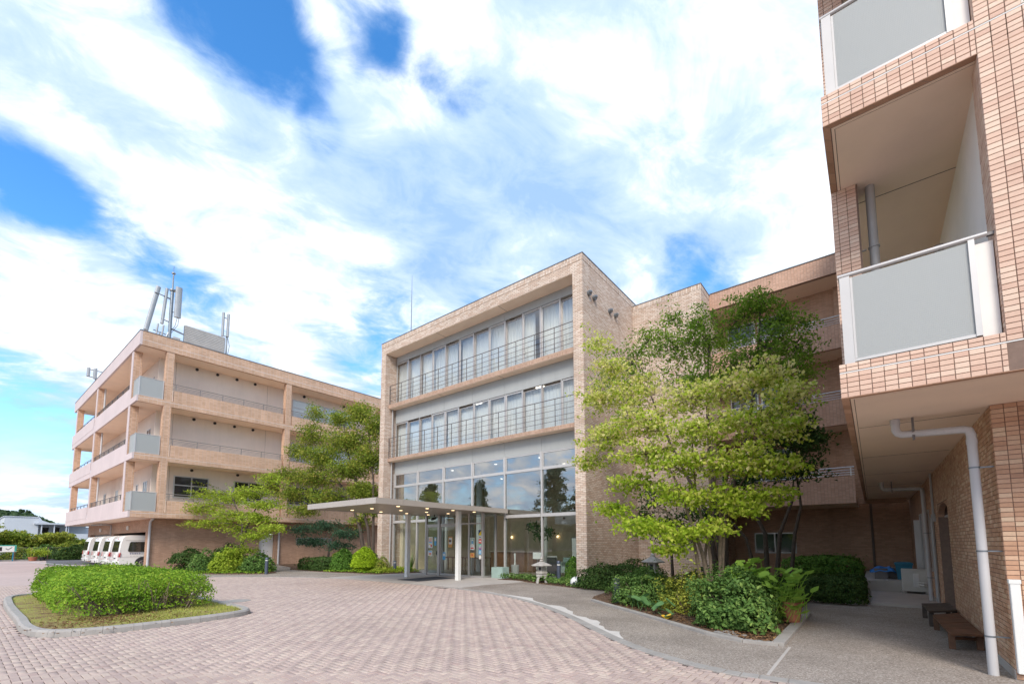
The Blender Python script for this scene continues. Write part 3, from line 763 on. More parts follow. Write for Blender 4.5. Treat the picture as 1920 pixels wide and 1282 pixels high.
# parking bay by the garage
pk = MB().prism([(4.2, 44.0), (12, 44.0), (12, 57.2), (5.4, 57.2)], -0.02, 0.004).build('parking_area', M_ASPHALT); tag(pk, 'dark asphalt parking strip beside the garage', kind='structure')
MB().prism([(4.0, 52.6), (4.12, 52.6), (5.62, 40.0), (5.50, 40.0)], 0.0, 0.009).build('painted_line', M_LINE, pk)
# island: kerb, lawn, hedge
isl = thing('traffic_island_kerb', 'low rounded concrete kerb ringing the hedge island in the driveway', 'kerb', (2.5, 14, 0))
n = len(ISLAND)-1
ctr = Vector((2.5, 14.4))
INNER = []
for k in range(n):
    a = Vector(ISLAND[(k-1) % n]); b = Vector(ISLAND[(k+1) % n]); d = (b-a).normalized(); nr = Vector((-d.y, d.x))
    INNER.append((ISLAND[k][0]+nr.x*0.16, ISLAND[k][1]+nr.y*0.16))
for k in range(0, n, 1):
    q = (k+1) % n
    def pts(z, o_in, i_in, e):
        A, B, C, D = Vector(ISLAND[k]), Vector(ISLAND[q]), Vector(INNER[q]), Vector(INNER[k])
        A2 = A.lerp(D, o_in); B2 = B.lerp(C, o_in); D2 = D.lerp(A, i_in); C2 = C.lerp(B, i_in)
        A3 = A2.lerp(B2, e); B3 = A2.lerp(B2, 1-e); C3 = D2.lerp(C2, 1-e); D3 = D2.lerp(C2, e)
        return [(p.x-2.5, p.y-14, z) for p in (A3, B3, C3, D3)]
    L = max(.1, math.dist(ISLAND[k], ISLAND[q])); e = (0.004 if k % 3 == 0 else 0.0)/L; 
    m = MB(); R0 = pts(-0.02, 0, 0, e); R1 = pts(0.075, 0.06, 0, e); R2 = pts(0.105, 0.25, 0.1, e)
    m.v = R0+R1+R2; m.f = [(3, 2, 1, 0), (8, 9, 10, 11)] + [(s+j, s+(j+1) % 4, s+4+(j+1) % 4, s+4+j) for s in (0, 4) for j in range(4)]
    m.build('kerb_stone', M_KERB, isl)
lawn = MB().prism(INNER, -0.02, 0.07).build('island_lawn', M_LAWN); tag(lawn, 'patchy dry lawn of the hedge island', kind='structure')
def blades(name, poly, n, h, label, avoid=None, dens=None, mat=None, parent=None):
    xs = [p[0] for p in poly]; ys = [p[1] for p in poly]
    X = rng.uniform(min(xs), max(xs), n); Y = rng.uniform(min(ys), max(ys), n)
    ok = inside_np(poly, X, Y)
    if avoid is not None: ok &= ~avoid(X, Y)
    if dens is not None: ok &= rng.uniform(0, 1, n) < dens(X, Y)
    X, Y = X[ok], Y[ok]; k = len(X)
    a = rng.uniform(0, 6.28, k); L = h*rng.uniform(0.5, 1.3, k); lean = rng.normal(size=(k, 2))*0.5*L[:, None]; w = 0.006
    z0 = 0.065
    A = np.stack([X-np.cos(a)*w, Y-np.sin(a)*w, np.full(k, z0)], -1); B = np.stack([X+np.cos(a)*w, Y+np.sin(a)*w, np.full(k, z0)], -1)
    C = np.stack([X+lean[:, 0], Y+lean[:, 1], z0+L], -1)
    V = np.stack([A, B, C], 1).reshape(-1, 3); F = np.arange(3*k).reshape(-1, 3)
    o = mesh_np(name, V, F, mat or M_GRASS, parent); tag(o, label, 'grass', kind='stuff'); return o
blades('island_grass', INNER, 34000, 0.05, 'short yellowing grass on the hedge island', dens=lambda X, Y: np.clip(0.30+0.9*(X-2.2)/2+0.5*np.sin(X*3.1+Y*2.3)*np.sin(Y*1.9)+0.3*(Y < 10.6), 0.05, 1))
def litter(name, pts_fn, n, size, z, label, mat=None):
    P = np.array([pts_fn() for _ in range(n)]); P = np.concatenate([P, np.full((n, 1), z)+rng.uniform(0, .015, (n, 1))], 1)
    o = leaves(name, P, mat or M_LITTER, None, size, 0.6, 3.0); tag(o, label, 'leaf litter', kind='stuff'); return o
litter('island_leaf_litter', lambda: (rnd.gauss(2.0, 0.55), rnd.gauss(11.2, 0.5)) , 900, 0.05, 0.075, 'brown fallen leaves under the island hedge front')
# the hedge
hd = thing('hedge', 'long clipped bright green hedge on the driveway island', 'hedge', (2.62, 14.95, 0.06))
HX, HY, HH = 1.22, 3.35, 0.80
def hedge_pts(n):
    P, N = shell_points(n, HX, HY, HH, 6.0, 0.06, 0.10)
    return P, N
P, N = hedge_pts(40000)
wav = 1+0.04*np.sin(P[:, 1]*3.1)*np.cos(P[:, 0]*2.7)
P[:, 2] *= wav
sprig = rng.uniform(0, 1, len(P)) < 0.14; P[sprig] += N[sprig]*np.abs(rng.normal(size=(int(sprig.sum()), 1)))*0.06
hole = np.sin(P[:, 1]*4.3+P[:, 0]*5.1)*np.sin(P[:, 2]*9+P[:, 1]*2.2); hk = (hole < 0.6) | (rng.uniform(0, 1, len(P)) < 0.4); P, N = P[hk], N[hk]
k = rng.uniform(0, 1, len(P)); keep = (P[:, 2] > 0.42*HH+0.06*np.sin(P[:, 1]*7)) | (k < 0.30)
leaves('foliage', P[keep], M_HEDGE, hd, 0.054, 0.55, 0.5, N[keep], 0.7)
Q = rng.uniform(-1, 1, (9000, 3))*np.array([HX*.92, HY*.95, HH*.32]); Q[:, 2] += HH*.62
leaves('inner_foliage', Q, M_HEDGE, hd, 0.06, 0.55, 0.4)
m = MB()
for i in range(150):
    y = rnd.uniform(-HY*.93, HY*.93); x = rnd.choice((-1, 1))*rnd.uniform(.35, .85)*HX
    if i % 3 == 0: y = -HY*rnd.uniform(.80, .95); x = rnd.uniform(-.9, .9)*HX
    for s in range(2):
        m.tube(bent((x*.8, y*.97, 0), (x*1.05+rnd.uniform(-.25, .25), y+rnd.uniform(-.25, .25), HH*rnd.uniform(.45, .85)), 3, .08), [.012, .010, .008, .004], 4, False)
m.build('stems', M_BARK, hd, kind='stuff')
dg = MB()
for i in range(6): dg.box(10.20+i*.022, 11.0, -.004, 10.212+i*.022, 11.5, .008)
dg.box(10.19, 10.98, -.004, 10.345, 10.998, .007); dg.box(10.19, 11.502, -.004, 10.345, 11.52, .007)
dgo = dg.build('drain_grate', M_RAIL, None); tag(dgo, 'small dark drain grate in the brick drive before the porch', 'drain')
cov = MB().lathe([(0.33, 0.0), (0.33, 0.008), (0.30, 0.010), (0.0, 0.010)], n=20).build('utility_cover', M_KERB, None, smooth=True); cov.location = (4.75, 13.0, -0.002); tag(cov, 'round grey utility cover in the brick drive behind the island', 'utility cover')

# ================================================================== CENTRAL BUILDING
CB = thing('central_building', 'pale brick entrance block with glazed lobby and two floors of curtained windows', 'building', (14.24, 14.3, 0))
CB.location = (0, 0, 0)
XF, XG = 14.24, 14.90
YA, YB = 8.44, 20.25           # opening between the side walls
box('side_wall', M_PALE, CB, XF, 8.0, -0.05, 24.0, YA, 12.18, label='brick side wall nearer the leafy trees')
box('side_wall', M_PALE, CB, XF, YB, -0.05, 24.0, 20.65, 12.18)
box('roof_band', M_PALE, CB, XF, YA+.002, 11.782, XG+.3, YB-.002, 12.18)
cap = MB(); cap.box(XF-.012, 7.99, 12.18, 14.54, 20.66, 12.42); cap.box(14.54, 7.99, 12.18, 24.0, 8.29, 12.42); cap.box(14.54, 20.36, 12.18, 24.0, 20.66, 12.42)
cap.build('soldier_course', M_SOLDIER, CB)
cp = MB(); cp.box(XF-.03, 7.97, 12.42, 14.56, 20.68, 12.45); cp.box(14.56, 7.97, 12.42, 24.0, 8.31, 12.45); cp.box(14.56, 20.34, 12.42, 24.0, 20.68, 12.45)
cp.build('parapet_cap', M_GALV, CB)
box('roof', M_CONC, CB, XG+.3, YA, 11.9, 24.0, YB, 12.1)
box('soffit', M_SOFFIT, CB, XF+.01, YA+.003, 11.768, XG, YB-.003, 11.781)
for y in (12.2, 16.2):
    box('joint', M_JOINT, CB, XF+.02, y-.008, 11.7655, XG-.002, y+.008, 11.768)
def slab(z0, z1):
    m = MB().box(14.49, YA+.002, z0+.012, 22.0, YB-.002, z1-.004).build('floor_slab', M_SLABTILE, CB)
    box('soffit', M_SOFFIT, m, 14.495, YA+.003, z0, XG-.002, YB-.003, z0+.012)
    for y in (12.4, 16.3): box('joint', M_JOINT, m, 14.5, y-.008, z0-.003, XG-.004, y+.008, z0)
    # edge tiles too small to pick apart: one joined row
    t = MB(); y = YA+.01
    while y < YB-.06:
        for r in range(2):
            h = (z1-z0-.014)/2; t.box(14.482, y, z0+.014+r*h, 14.489, y+.055, z0+.014+(r+1)*h-.006)
        y += .061
    q = t.build('edge_tiles', M_SLABTILE, m); q['kind'] = 'stuff'
slab(8.755, 8.98); slab(5.845, 6.02)
JY = [YA] + [10.40+1.953*i for i in range(6)] + [YB]
def spandrel(z0, z1):
    for a, b in zip(JY[:-1], JY[1:]):
        if b-a > 0.2: box('spandrel_panel', M_PANEL, CB, XG+.0, a+.005, z0, XG+.05, b-.005, z1)
spandrel(11.41, 11.766); spandrel(8.0, 8.752); spandrel(5.20, 5.842)
# window rows
WY = [YA+.02] + [9.42+.9715*i for i in range(12)] + []
WY = WY[:13]; WY[-1] = YB-.02
def curtain_x(parent, x, y0, y1, z0, z1):
    n = max(8, int((y1-y0)/0.025)); V = []; F = []
    ph = rnd.uniform(0, 6)
    for i in range(n+1):
        y = y0+(y1-y0)*i/n
        dx = 0.022*math.sin(y*38+ph)+0.014*math.sin(y*71+ph*2)+0.006*rnd.uniform(-1, 1)
        V += [(x+dx*.55, y, z1), (x+dx, y, z0)]
    for i in range(n): F.append((2*i, 2*i+2, 2*i+3, 2*i+1))
    m = MB(); m.v = V; m.f = F
    return m.build('curtain', M_CURTAIN, parent, smooth=True)
def window_row(z0, z1, pattern):
    for i in range(12):
        a, b = WY[i], WY[i+1]
        p = pattern[i]
        x = XG+.03 + (0.05 if p == 'i' else 0.0)
        fw = 0.05 if p == 'o' else 0.028
        fm = M_FRAMEL if p == 'o' else M_FRAME
        w = window_x(CB, x, a+.022, b-.022, z0+.03, z1-.02-(0.06 if p == 'i' else 0.0), fm, M_GLASS, fw, 0.045)
        box('mullion', M_FRAME, CB, XG+.005, b-.022, z0, XG+.10, b+.022, z1) if i < 11 else None
        oa = a+(0.0 if rnd.random() < .75 else rnd.uniform(.25, .5)); ob = b
        curtain_x(w, XG+.24, oa, ob, z0+.03, z1-.05)
    box('sill', M_FRAME, CB, XG-.02, WY[0], z0-.0, XG+.14, WY[-1], z0+.028)
window_row(8.98, 11.41, 'iooioioioiio'[::1]); window_row(6.02, 8.0, 'oiioooiooiio'[::1])
for (z0, z1) in ((6.02, 8.5), (8.98, 11.7)):
    m = MB(); m.box(19.0, YA, z0, 19.1, YB, z1+.2)
    for y in (12.35, 16.25): m.box(15.3, y-.06, z0, 19.0, y+.06, z1)
    o = m.build('room_wall', M_ROOM, CB)
    box('ceiling', M_PALEWALL, CB, 15.2, YA+.01, z1+.01, 19.0, YB-.01, z1+.05)
    for y in (11.4, 15.2, 16.9) if z0 < 7 else ():
        box('ceiling_light', M_LAMPW, CB, 16.2, y-.2, z1-.03, 16.32, y+.2, z1+.01)
# balcony railings
for (top, fl) in ((10.03, 8.98), (7.12, 6.02)):
    hs = [top-(top-fl)*k for k in (0, .21, .415, .635, .81)]
    ps = [YA+.04] + [9.48+.976*i for i in range(11)] + [YB-.04]
    railing(CB, (14.53, YA+.01), (14.53, YB-.01), hs, ps, M_RAIL, 0.013, fl)
# downpipe beside the left side wall
tube('downpipe', M_PIPEG, CB, [(14.70, 20.17, 0.1), (14.70, 20.17, 8.75)], 0.04)
# side vents high on the brick side wall
for (x, z) in ((14.66, 10.99), (15.08, 10.98), (16.42, 11.0), (16.94, 11.02)):
    v = MB(); v.tube([(x, 8.0, z), (x, 7.90, z)], 0.10, 12); v.tube([(x, 7.90, z), (x, 7.87, z-.03)], [0.10, 0.06], 12)
    v.build('vent_hood', M_GALV, CB, smooth=True)
# lobby curtain wall
LM = [10.40+1.953*i for i in range(6)]   # mullions
Z0, ZT, ZB1, ZB0, ZTOP = 0.05, 4.49, 2.66, 2.53, 5.20
for y in LM:
    box('mullion', M_FRAMEL, CB, XG-.03, y-.035, Z0, XG+.10, y+.035, ZTOP)
    # deep white fin behind
edges = [YA+.0] + LM + [YB]
for a, b in zip(edges[:-1], edges[1:]):
    a2, b2 = a+.037, b-.037
    if b2-a2 < .15: continue
    f = window_x(CB, XG, a2, b2, ZT+.02, ZTOP-.02, M_FRAMEL, M_LOBBYUP, 0.055, 0.07, 'hopper_window')
    box('transom', M_FRAMEL, CB, XG-.02, a2+.002, ZT-.05, XG+.09, b2-.002, ZT+.018)
    box('glass_pane', M_LOBBYUP, CB, XG+.03, a2-.01, ZB1-.01, XG+.042, b2+.01, ZT-.045)
    if not (12.3 < (a+b)/2 < 16.4):
        box('transom', M_FRAMEL, CB, XG-.06, a2+.002, ZB0, XG+.10, b2-.002, ZB1)
        box('glass_pane', M_LOBBY, CB, XG+.03, a2-.01, Z0+.10, XG+.042, b2+.01, ZB0+.01)
        box('sill', M_CONC, CB, XG-.04, a2-.03, 0.0, XG+.12, b2+.03, Z0+.10)
box('head', M_FRAMEL, CB, XG-.01, YA+.003, ZTOP-.018, XG+.1, YB-.003, ZTOP-.002)
# ---------------- lobby interior
box('lobby_floor', M_LOBBYFLOOR, CB, 14.96, YA+.005, -0.03, 23.8, YB-.005, 0.02)
box('lobby_ceiling', M_PALEWALL, CB, 15.02, YA+.006, 5.26, 23.8, YB-.006, 5.36)
box('lobby_wall', M_LOBBYWALL, CB, 22.0, YA+.006, 0.02, 22.15, YB-.006, 5.25)
box('lobby_wall', M_LOBBYWALL, CB, 15.4, YB-.26, 0.02, 21.9, YB-.008, 5.25)
m = MB(); m.box(19.2, YA+.01, 2.42, 19.45, 12.6, 2.95); m.box(19.45, YA+.01, 2.62, 21.99, 12.6, 2.78); m.build('gallery_floor', M_PALEWALL, CB)
tube('gallery_handrail', M_WOOD, CB, [(19.25, YA+.02, 3.62), (19.25, 12.5, 3.62)], 0.035)
for z in (3.08, 3.25, 3.43): tube('gallery_rail', M_RAILL, CB, [(19.25, YA+.02, z), (19.25, 12.5, z)], 0.010, 5)
curtain_x(CB, 21.6, 8.5, 10.7, 2.85, 4.9)
for y in (9.35, 10.15, 12.05):
    v = MB().tube([(19.19, y, 2.70), (19.17, y, 2.70)], 0.07, 12).build('round_vent', M_RUBBER, CB)
box('inner_partition', M_WOOD, CB, 21.2, 10.8, 0.02, 21.3, 12.6, 2.6)
for (x, y) in ((17.2, 11.9), (17.2, 16.0), (17.2, 18.6)):
    MB().lathe([(0.16, 0), (0.16, 5.24)], (x, y, 0.02), 16).build('column', M_WHITE, CB, smooth=True)
for (x, y, z) in ((16.2, 9.4, 5.25), (16.2, 11.4, 5.25), (18.2, 9.4, 5.25), (18.2, 11.4, 5.25), (16.2, 14, 5.25), (16.2, 17, 5.25), (18.4, 14, 5.25), (18.4, 17, 5.25), (20.2, 14, 5.25), (20.2, 17, 5.25)):
    MB().lathe([(0.06, -0.02), (0.06, 0.0)], (x, y, z), 12).build('downlight', M_LAMPW, CB)
for (x, y, z) in ((21.9, 14.2, 1.75), (21.9, 17.6, 1.75), (21.1, 12.1, 1.72)):
    MB().lathe([(0.02, 0), (0.06, .02), (0.06, .12), (0.02, .14)], (x, y, z), 10).build('wall_lamp', M_LAMP, CB, smooth=True)
# stair tower part of the block, set back to the right
box('stair_tower', M_PALE, CB, 18.77, 5.0, -0.05, 24.0, 7.998, 11.95)
box('soldier_course', M_SOLDIER, CB, 18.76, 4.99, 11.95, 24.0, 7.985, 12.18)
box('parapet_cap', M_GALV, CB, 18.74, 4.97, 12.18, 24.0, 7.965, 12.205)
rod = tube('lightning_rod', M_GALV, None, [(15.4, 19.6, 12.1), (15.4, 19.6, 14.6), (15.4, 19.6, 16.6)], [0.03, 0.022, 0.008], 6); tag(rod, 'thin lightning rod standing on the entrance block roof', 'lightning rod')

# ---------------- entrance canopy
CN = thing('entrance_canopy', 'flat beige metal entrance canopy on two white posts', 'canopy', (0, 0, 0))
CX0, CX1, CY0, CY1, CZ0, CZ1 = 8.30, 14.87, 12.16, 16.5, 2.735, 2.925
mm = MB().box(CX0+.03, CY0+.03, CZ0+.03, CX1, CY1-.03, CZ1-.004).build('roof_deck', M_CANOPY, CN)
for a, b in zip((CY0, 13.25, CY1-0.28), (13.25, CY1-0.28, CY1)): box('fascia_panel', M_CANOPY, CN, CX0, a+.004, CZ0, CX0+.028, b-.004, CZ1)
xs = [CX0+.03, 9.35, 11.4, 13.4, CX1]
for a, b in zip(xs[:-1], xs[1:]):
    box('fascia_panel', M_CANOPY, CN, a+.004, CY0, CZ0, b-.004, CY0+.028, CZ1); box('fascia_panel', M_CANOPY, CN, a+.004, CY1-.028, CZ0, b-.004, CY1, CZ1)
y = CY0+.035
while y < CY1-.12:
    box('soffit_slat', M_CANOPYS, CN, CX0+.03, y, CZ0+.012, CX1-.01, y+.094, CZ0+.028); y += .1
for x in (9.6, 10.9, 12.2, 13.4):
    for y in (12.75, 14.3, 15.6):
        MB().lathe([(0.06, -0.004), (0.06, 0.012)], (x, y, CZ0+.004), 14).build('downlight', M_LAMP, CN)
for (x, y) in ((12.54, 15.93), (12.66, 12.91)):
    box('column', M_WHITE, CN, x-.085, y-.085, 0.0, x+.085, y+.085, CZ0+.011, bevel=0.01)
cm = MB(); cm.tube([(13.6, 15.4, CZ0+.012), (13.6, 15.4, CZ0-.09)], 0.025, 8); cm.tube([(13.66, 15.38, CZ0-.14), (13.46, 15.44, CZ0-.20)], 0.055, 10)
cm.build('security_camera', M_RUBBER, CN, smooth=True)
# ---------------- glazed entrance vestibule
VS = thing('entrance_vestibule', 'glazed entrance lobby box with sliding doors and stickers under the canopy', 'vestibule', (0, 0, 0))
VX = 14.02; VT = CZ0+.008
posts = [(16.42, .10), (15.52, .13), (14.27, .09), (13.62, .08), (12.82, .10)]
for y, w in posts: box('post', M_FRAME, VS, VX-w/2, y-w/2, 0.012, VX+w/2, y+w/2, VT)
box('post', M_FRAME, VS, XG-.12, 12.77, 0.012, XG-.035, 12.87, VT); box('post', M_FRAME, VS, XG-.12, 16.37, 0.012, XG-.035, 16.47, VT)
for (a, b) in ((12.87, 13.58), (13.66, 14.225), (14.315, 15.455), (15.585, 16.37)):
    h = 2.28
    box('transom', M_FRAME, VS, VX-.03, a+.002, h, VX+.03, b-.002, h+.06)
    box('glass_pane', M_DOORGLASS, VS, VX-.005, a-.005, h+.05, VX+.005, b+.005, VT)
    if (a, b) in ((14.315, 15.455), (15.585, 16.37)):
        d = MB(); d.box(VX-.02, a+.006, .03, VX+.02, a+.066, h-.004); d.box(VX-.02, b-.066, .03, VX+.02, b-.006, h-.004); d.box(VX-.02, a+.066, .03, VX+.02, b-.066, .12); d.box(VX-.02, a+.066, h-.07, VX+.02, b-.066, h-.004)
        dd = d.build('sliding_door', M_FRAME, VS)
        box('door_glass', M_DOORGLASS, dd, VX-.005, a+.06, .11, VX+.005, b-.06, h-.06)
        for s in (a+.035, a+.10): box('handle', M_RUBBER, dd, VX-.05, s-.012, .93, VX-.022, s+.012, 1.12)
    else:
        box('glass_pane', M_DOORGLASS, VS, VX-.005, a-.005, .10, VX+.005, b+.005, h+.01)
        box('bottom_rail', M_FRAME, VS, VX-.03, a+.002, .012, VX+.03, b-.002, .10)
for y in (12.82, 16.42):
    box('glass_pane', M_DOORGLASS, VS, VX+.05, y-.005, .10, XG-.12, y+.005, VT); box('bottom_rail', M_FRAME, VS, VX+.052, y-.03, .012, XG-.122, y+.03, .10)
def sticker(name, y0, y1, z0, z1, mat, bits=(), x=VX-.0085):
    p = box(name, mat, VS, x, y0, z0, x+.0025, y1, z1)
    for (a, b, c, d, mt) in bits:
        box('print', mt, p, x-.0012, y1-(y1-y0)*b, z0+(z1-z0)*c, x-.0001, y1-(y1-y0)*a, z0+(z1-z0)*d)
    return p
lines = [(.12, .88, .80, .90, M_ORNP), (.15, .80, .62, .70, M_REDP), (.15, .85, .46, .56, M_SKYB), (.15, .6, .30, .38, M_YELL), (.55, .85, .10, .30, M_REDP)]
sticker('poster', 15.98, 16.27, 1.25, 1.75, M_PAPER, lines)
sticker('poster', 16.0, 16.27, .88, 1.13, M_PAPER, [(.1, .9, .7, .9, M_SKYB), (.2, .8, .3, .5, M_REDP), (.2, .7, .1, .22, M_YELL)])
sticker('poster', 15.72, 15.86, 1.36, 1.74, M_SKYB, [(.15, .85, .55, .9, M_PAPER)])
sticker('poster', 14.66, 14.92, 1.28, 1.76, M_ORNP, [(.12, .88, .3, .9, M_PAPER), (.2, .7, .5, .7, M_REDP)])
sticker('poster', 15.1, 15.28, .72, 1.06, M_SKYB, [(.2, .8, .5, .85, M_PAPER)])
sticker('poster', 13.30, 13.56, 1.18, 1.70, M_PAPER, [(.15, .85, .88, .95, M_GRNP), (.12, .25, .45, .9, M_GRNP), (.75, .88, .45, .9, M_GRNP), (.35, .65, .5, .75, M_SKYB), (.15, .85, .1, .2, M_REDP)], VX-.0125)
sticker('poster', 13.30, 13.56, .86, 1.06, M_ORNP, [(.35, .6, .3, .7, M_REDP)], VX-.0125)
s = sticker('sticker', 12.90, 13.07, 1.80, 2.02, M_YELL)
MB().extrude([(VX-.0098, 13.07, 2.02), (VX-.0098, 12.90, 2.02), (VX-.0098, 13.07, 1.84)], (.0012, 0, 0)).build('print', M_BLUE, s)
sticker('sticker', 12.91, 13.05, 1.67, 1.77, M_PAPER, [(.15, .45, .2, .8, M_BLUE), (.55, .85, .2, .8, M_BLUE)])
s = sticker('sticker', 12.90, 13.06, 1.46, 1.64, M_REDP)
hp = [(VX-.0098, 12.98+.055*math.sin(t)**3, 1.55+.05*(0.81*math.cos(t)-.31*math.cos(2*t)-.12*math.cos(3*t)-.06*math.cos(4*t))) for t in [i*2*math.pi/20 for i in range(20)]]
MB().extrude(hp, (.0012, 0, 0)).build('heart_print', M_PAPER, s)
sticker('sticker', 12.90, 13.06, 1.33, 1.43, M_GRNP, [(.2, .8, .1, .5, M_PAPER)])
sticker('sticker', 12.91, 13.05, 1.21, 1.31, M_PURP, [(.25, .75, .55, .9, M_PAPER)])
sticker('sticker', 12.90, 13.06, 1.00, 1.18, M_SKYB, [(.3, .45, .2, .8, M_PAPER), (.58, .7, .2, .8, M_PAPER)])
MB().extrude([(VX-.0085, 12.98+.07*math.cos(i*.524), .88+.09*math.sin(i*.524)) for i in range(12)], (.0025, 0, 0)).build('sticker', M_PAPER, VS)
mat_ = box('entrance_mat', M_MAT, None, 11.32, 13.72, 0.013, 13.33, 14.98, 0.026); tag(mat_, 'dark ribbed entrance mat in front of the sliding doors', 'mat')

# ================================================================== LEFT BUILDING
LB = thing('left_building', 'four storey peach tiled care home wing with open balconies on the left', 'building', (0, 0, 0))
LX, LY = 5.89, 31.37
ZS = [2.91+3.225*k for k in range(3)]; ZR = 12.585
XE, YE = 31.0, 52.6
colx = [7.13, 13.96, 20.8, 27.65]; CWD = 0.37
coly = [32.78, 42.85, 51.1]
for z in ZS:
    box('floor_slab', M_TILE, LB, LX+.09, LY, z, XE, LY+.16, z+.34)
    box('slab_edge', M_MAUVE, LB, LX, LY+.003, z+.002, LX+.088, YE, z+.342)
    box('slab_core', M_SOFFIT, LB, LX+.09, LY+.161, z+.012, XE, YE, z+.30)
    box('drip_groove', M_SEAL, LB, LX+.1, LY-.004, z+.232, XE, LY-.001, z+.246)
box('roof_band', M_TILE, LB, LX+.09, LY-.02, ZR, XE, LY+.16, 13.40)
box('roof_edge', M_MAUVE, LB, LX-.02, LY-.018, ZR+.002, LX+.088, YE, 13.39)
box('roof', M_SOFFIT, LB, LX+.09, LY+.161, ZR+.012, XE, YE, 12.95)
box('drip_groove', M_SEAL, LB, LX+.1, LY-.024, ZR+.29, XE, LY-.021, ZR+.305)
cp = MB(); cp.box(LX-.04, LY-.045, 13.40, XE, LY+.18, 13.43); cp.box(LX-.04, LY+.18, 13.40, LX+.12, YE, 13.43); cp.build('parapet_cap', M_GALV, LB)
levels = [(ZS[0]+.34, ZS[1]), (ZS[1]+.34, ZS[2]), (ZS[2]+.34, ZR)]
for li, (z0, z1) in enumerate(levels):
    fl = z0-.03
    for i, x in enumerate(colx):
        box('column', M_TILE, LB, x, LY+.004, z0, x+CWD, LY+.40, z1+.0005 if False else z1, bevel=0)
    for i, y in enumerate(coly):
        c = box('column', M_TILE, LB, LX+.04, y, z0, LX+.42, y+.42, z1)
        box('column_facing', M_MAUVE, c, LX+.012, y+.002, z0, LX+.038, y+.418, z1)
    # parapets and rails on the long side
    for a, b in zip(colx[:-1], colx[1:]):
        x0, x1 = a+CWD+.09, b-.09
        box('parapet', M_TILE, LB, x0, LY+.03, z0+.002, x1, LY+.16, z0+.655)
        zt = z0+1.05
        railing(LB, (x0-.06, LY+.10), (x1+.06, LY+.10), [zt, zt-.11, zt-.19, zt-.27, zt-.34], [x0+.1+i*(x1-x0-.2)/5 for i in range(6)], M_RAILB, 0.018, z0+.655, 'x')
        box('back_wall', M_PLASTER, LB, a, 32.9, z0-.02, b, 33.05, z1+.01)
        for jx in (a+.85, b-.62): box('joint', M_JOINT, LB, jx-.006, 32.897, z0, jx+.006, 32.8995, z1-.02)
    box('back_wall', M_PLASTER, LB, colx[-1], 32.9, z0-.02, XE, 33.05, z1+.01)
    # glass balcony corner in the first bay
    gz0, gz1 = z0+.05, z0+1.06
    gf = box('glass_panel', M_FROST, LB, LX+.13, LY+.045, gz0, 7.05, LY+.057, gz1)
    fr = MB(); fr.box(LX+.08, LY+.03, gz0-.04, LX+.13, LY+.075, gz1); fr.box(7.05, LY+.03, gz0-.04, 7.09, LY+.075, gz1); fr.box(LX+.13, LY+.033, gz0-.03, 7.05, LY+.072, gz0)
    fr.build('frame', M_FRAMEL, gf); tube('top_rail', M_FRAMEL, gf, [(LX+.06, LY+.05, gz1+.02), (7.12, LY+.05, gz1+.02)], 0.022, 6)
    gs = box('glass_panel', M_FROST, LB, LX+.095, LY+.08, gz0, LX+.107, 32.70, gz1)
    tube('top_rail', M_FRAMEL, gs, [(LX+.1, LY+.08, gz1+.02), (LX+.1, 32.76, gz1+.02)], 0.022, 6)
    # left side parapets
    a, b = coly[0]+.42, coly[1]
    box('parapet', M_MAUVE, LB, LX+.015, a+.03, z0+.003, LX+.14, b-.03, z0+.70)
    zt = z0+1.02
    railing(LB, (LX+.08, a), (LX+.08, b), [zt, zt-.09, zt-.17, zt-.25], [a+.6+i*(b-a-1.2)/6 for i in range(7)], M_RAIL, 0.02, z0+.70, 'y')
    a, b = coly[1]+.42, coly[2]
    ys = [a+.02+i*(YE-a-.02)/4 for i in range(5)]
    for p, q in zip(ys[:-1], ys[1:]): box('parapet', M_MAUVE, LB, LX-.012, p+.008, z0+.003, LX+.011, q-.008, z0+.80)
    railing(LB, (LX+.08, a), (LX+.08, b), [z0+1.02], [a+.6+i*(b-a-1.2)/5 for i in range(6)], M_RAIL, 0.02, z0+.3, 'y')
    # corridor wall behind the left side
    box('corridor_wall', M_PLASTER, LB, 7.2, 33.05, z0-.02, 7.35, 51.5, z1+.01)
    for (a, b, h0, h1) in ((34.0, 34.9, .15, 2.0), (36.1, 36.6, 1.1, 1.95), (39.2, 39.9, .9, 2.0), (41.5, 42.3, .9, 2.0), (45.5, 46.3, .9, 2.0)):
        if li > 0 and a in (36.1, 39.2): continue
        window_x(LB, 7.17, a, b, z0+h0, z0+h1, M_FRAMEL, M_DARKGLASS, 0.05, 0.035, split=((a+b)/2,) if b-a > .6 else ())
    for y in (37.6, 38.1, 38.6): MB().tube([(7.2, y, z1-.45), (7.13, y, z1-.45)], 0.09, 10).build('vent_hood', M_RUBBER, LB, smooth=True)
    tube('downpipe', M_PVC, LB, [(6.28, 42.7, z0), (6.28, 42.7, z1)], 0.055)
    # round vents on the long back wall
    for x in (9.05, 10.2, 11.35, 12.5) if li else (9.1, 11.7): MB().tube([(x, 32.9, z1-.14), (x, 32.83, z1-.14)], 0.085, 12).build('vent_hood', M_RUBBER, LB, smooth=True)
    for x in (15.95, 19.2): MB().tube([(x, 32.9, z1-.14), (x, 32.83, z1-.14)], 0.10, 12).build('vent_hood', M_RUBBER, LB, smooth=True)
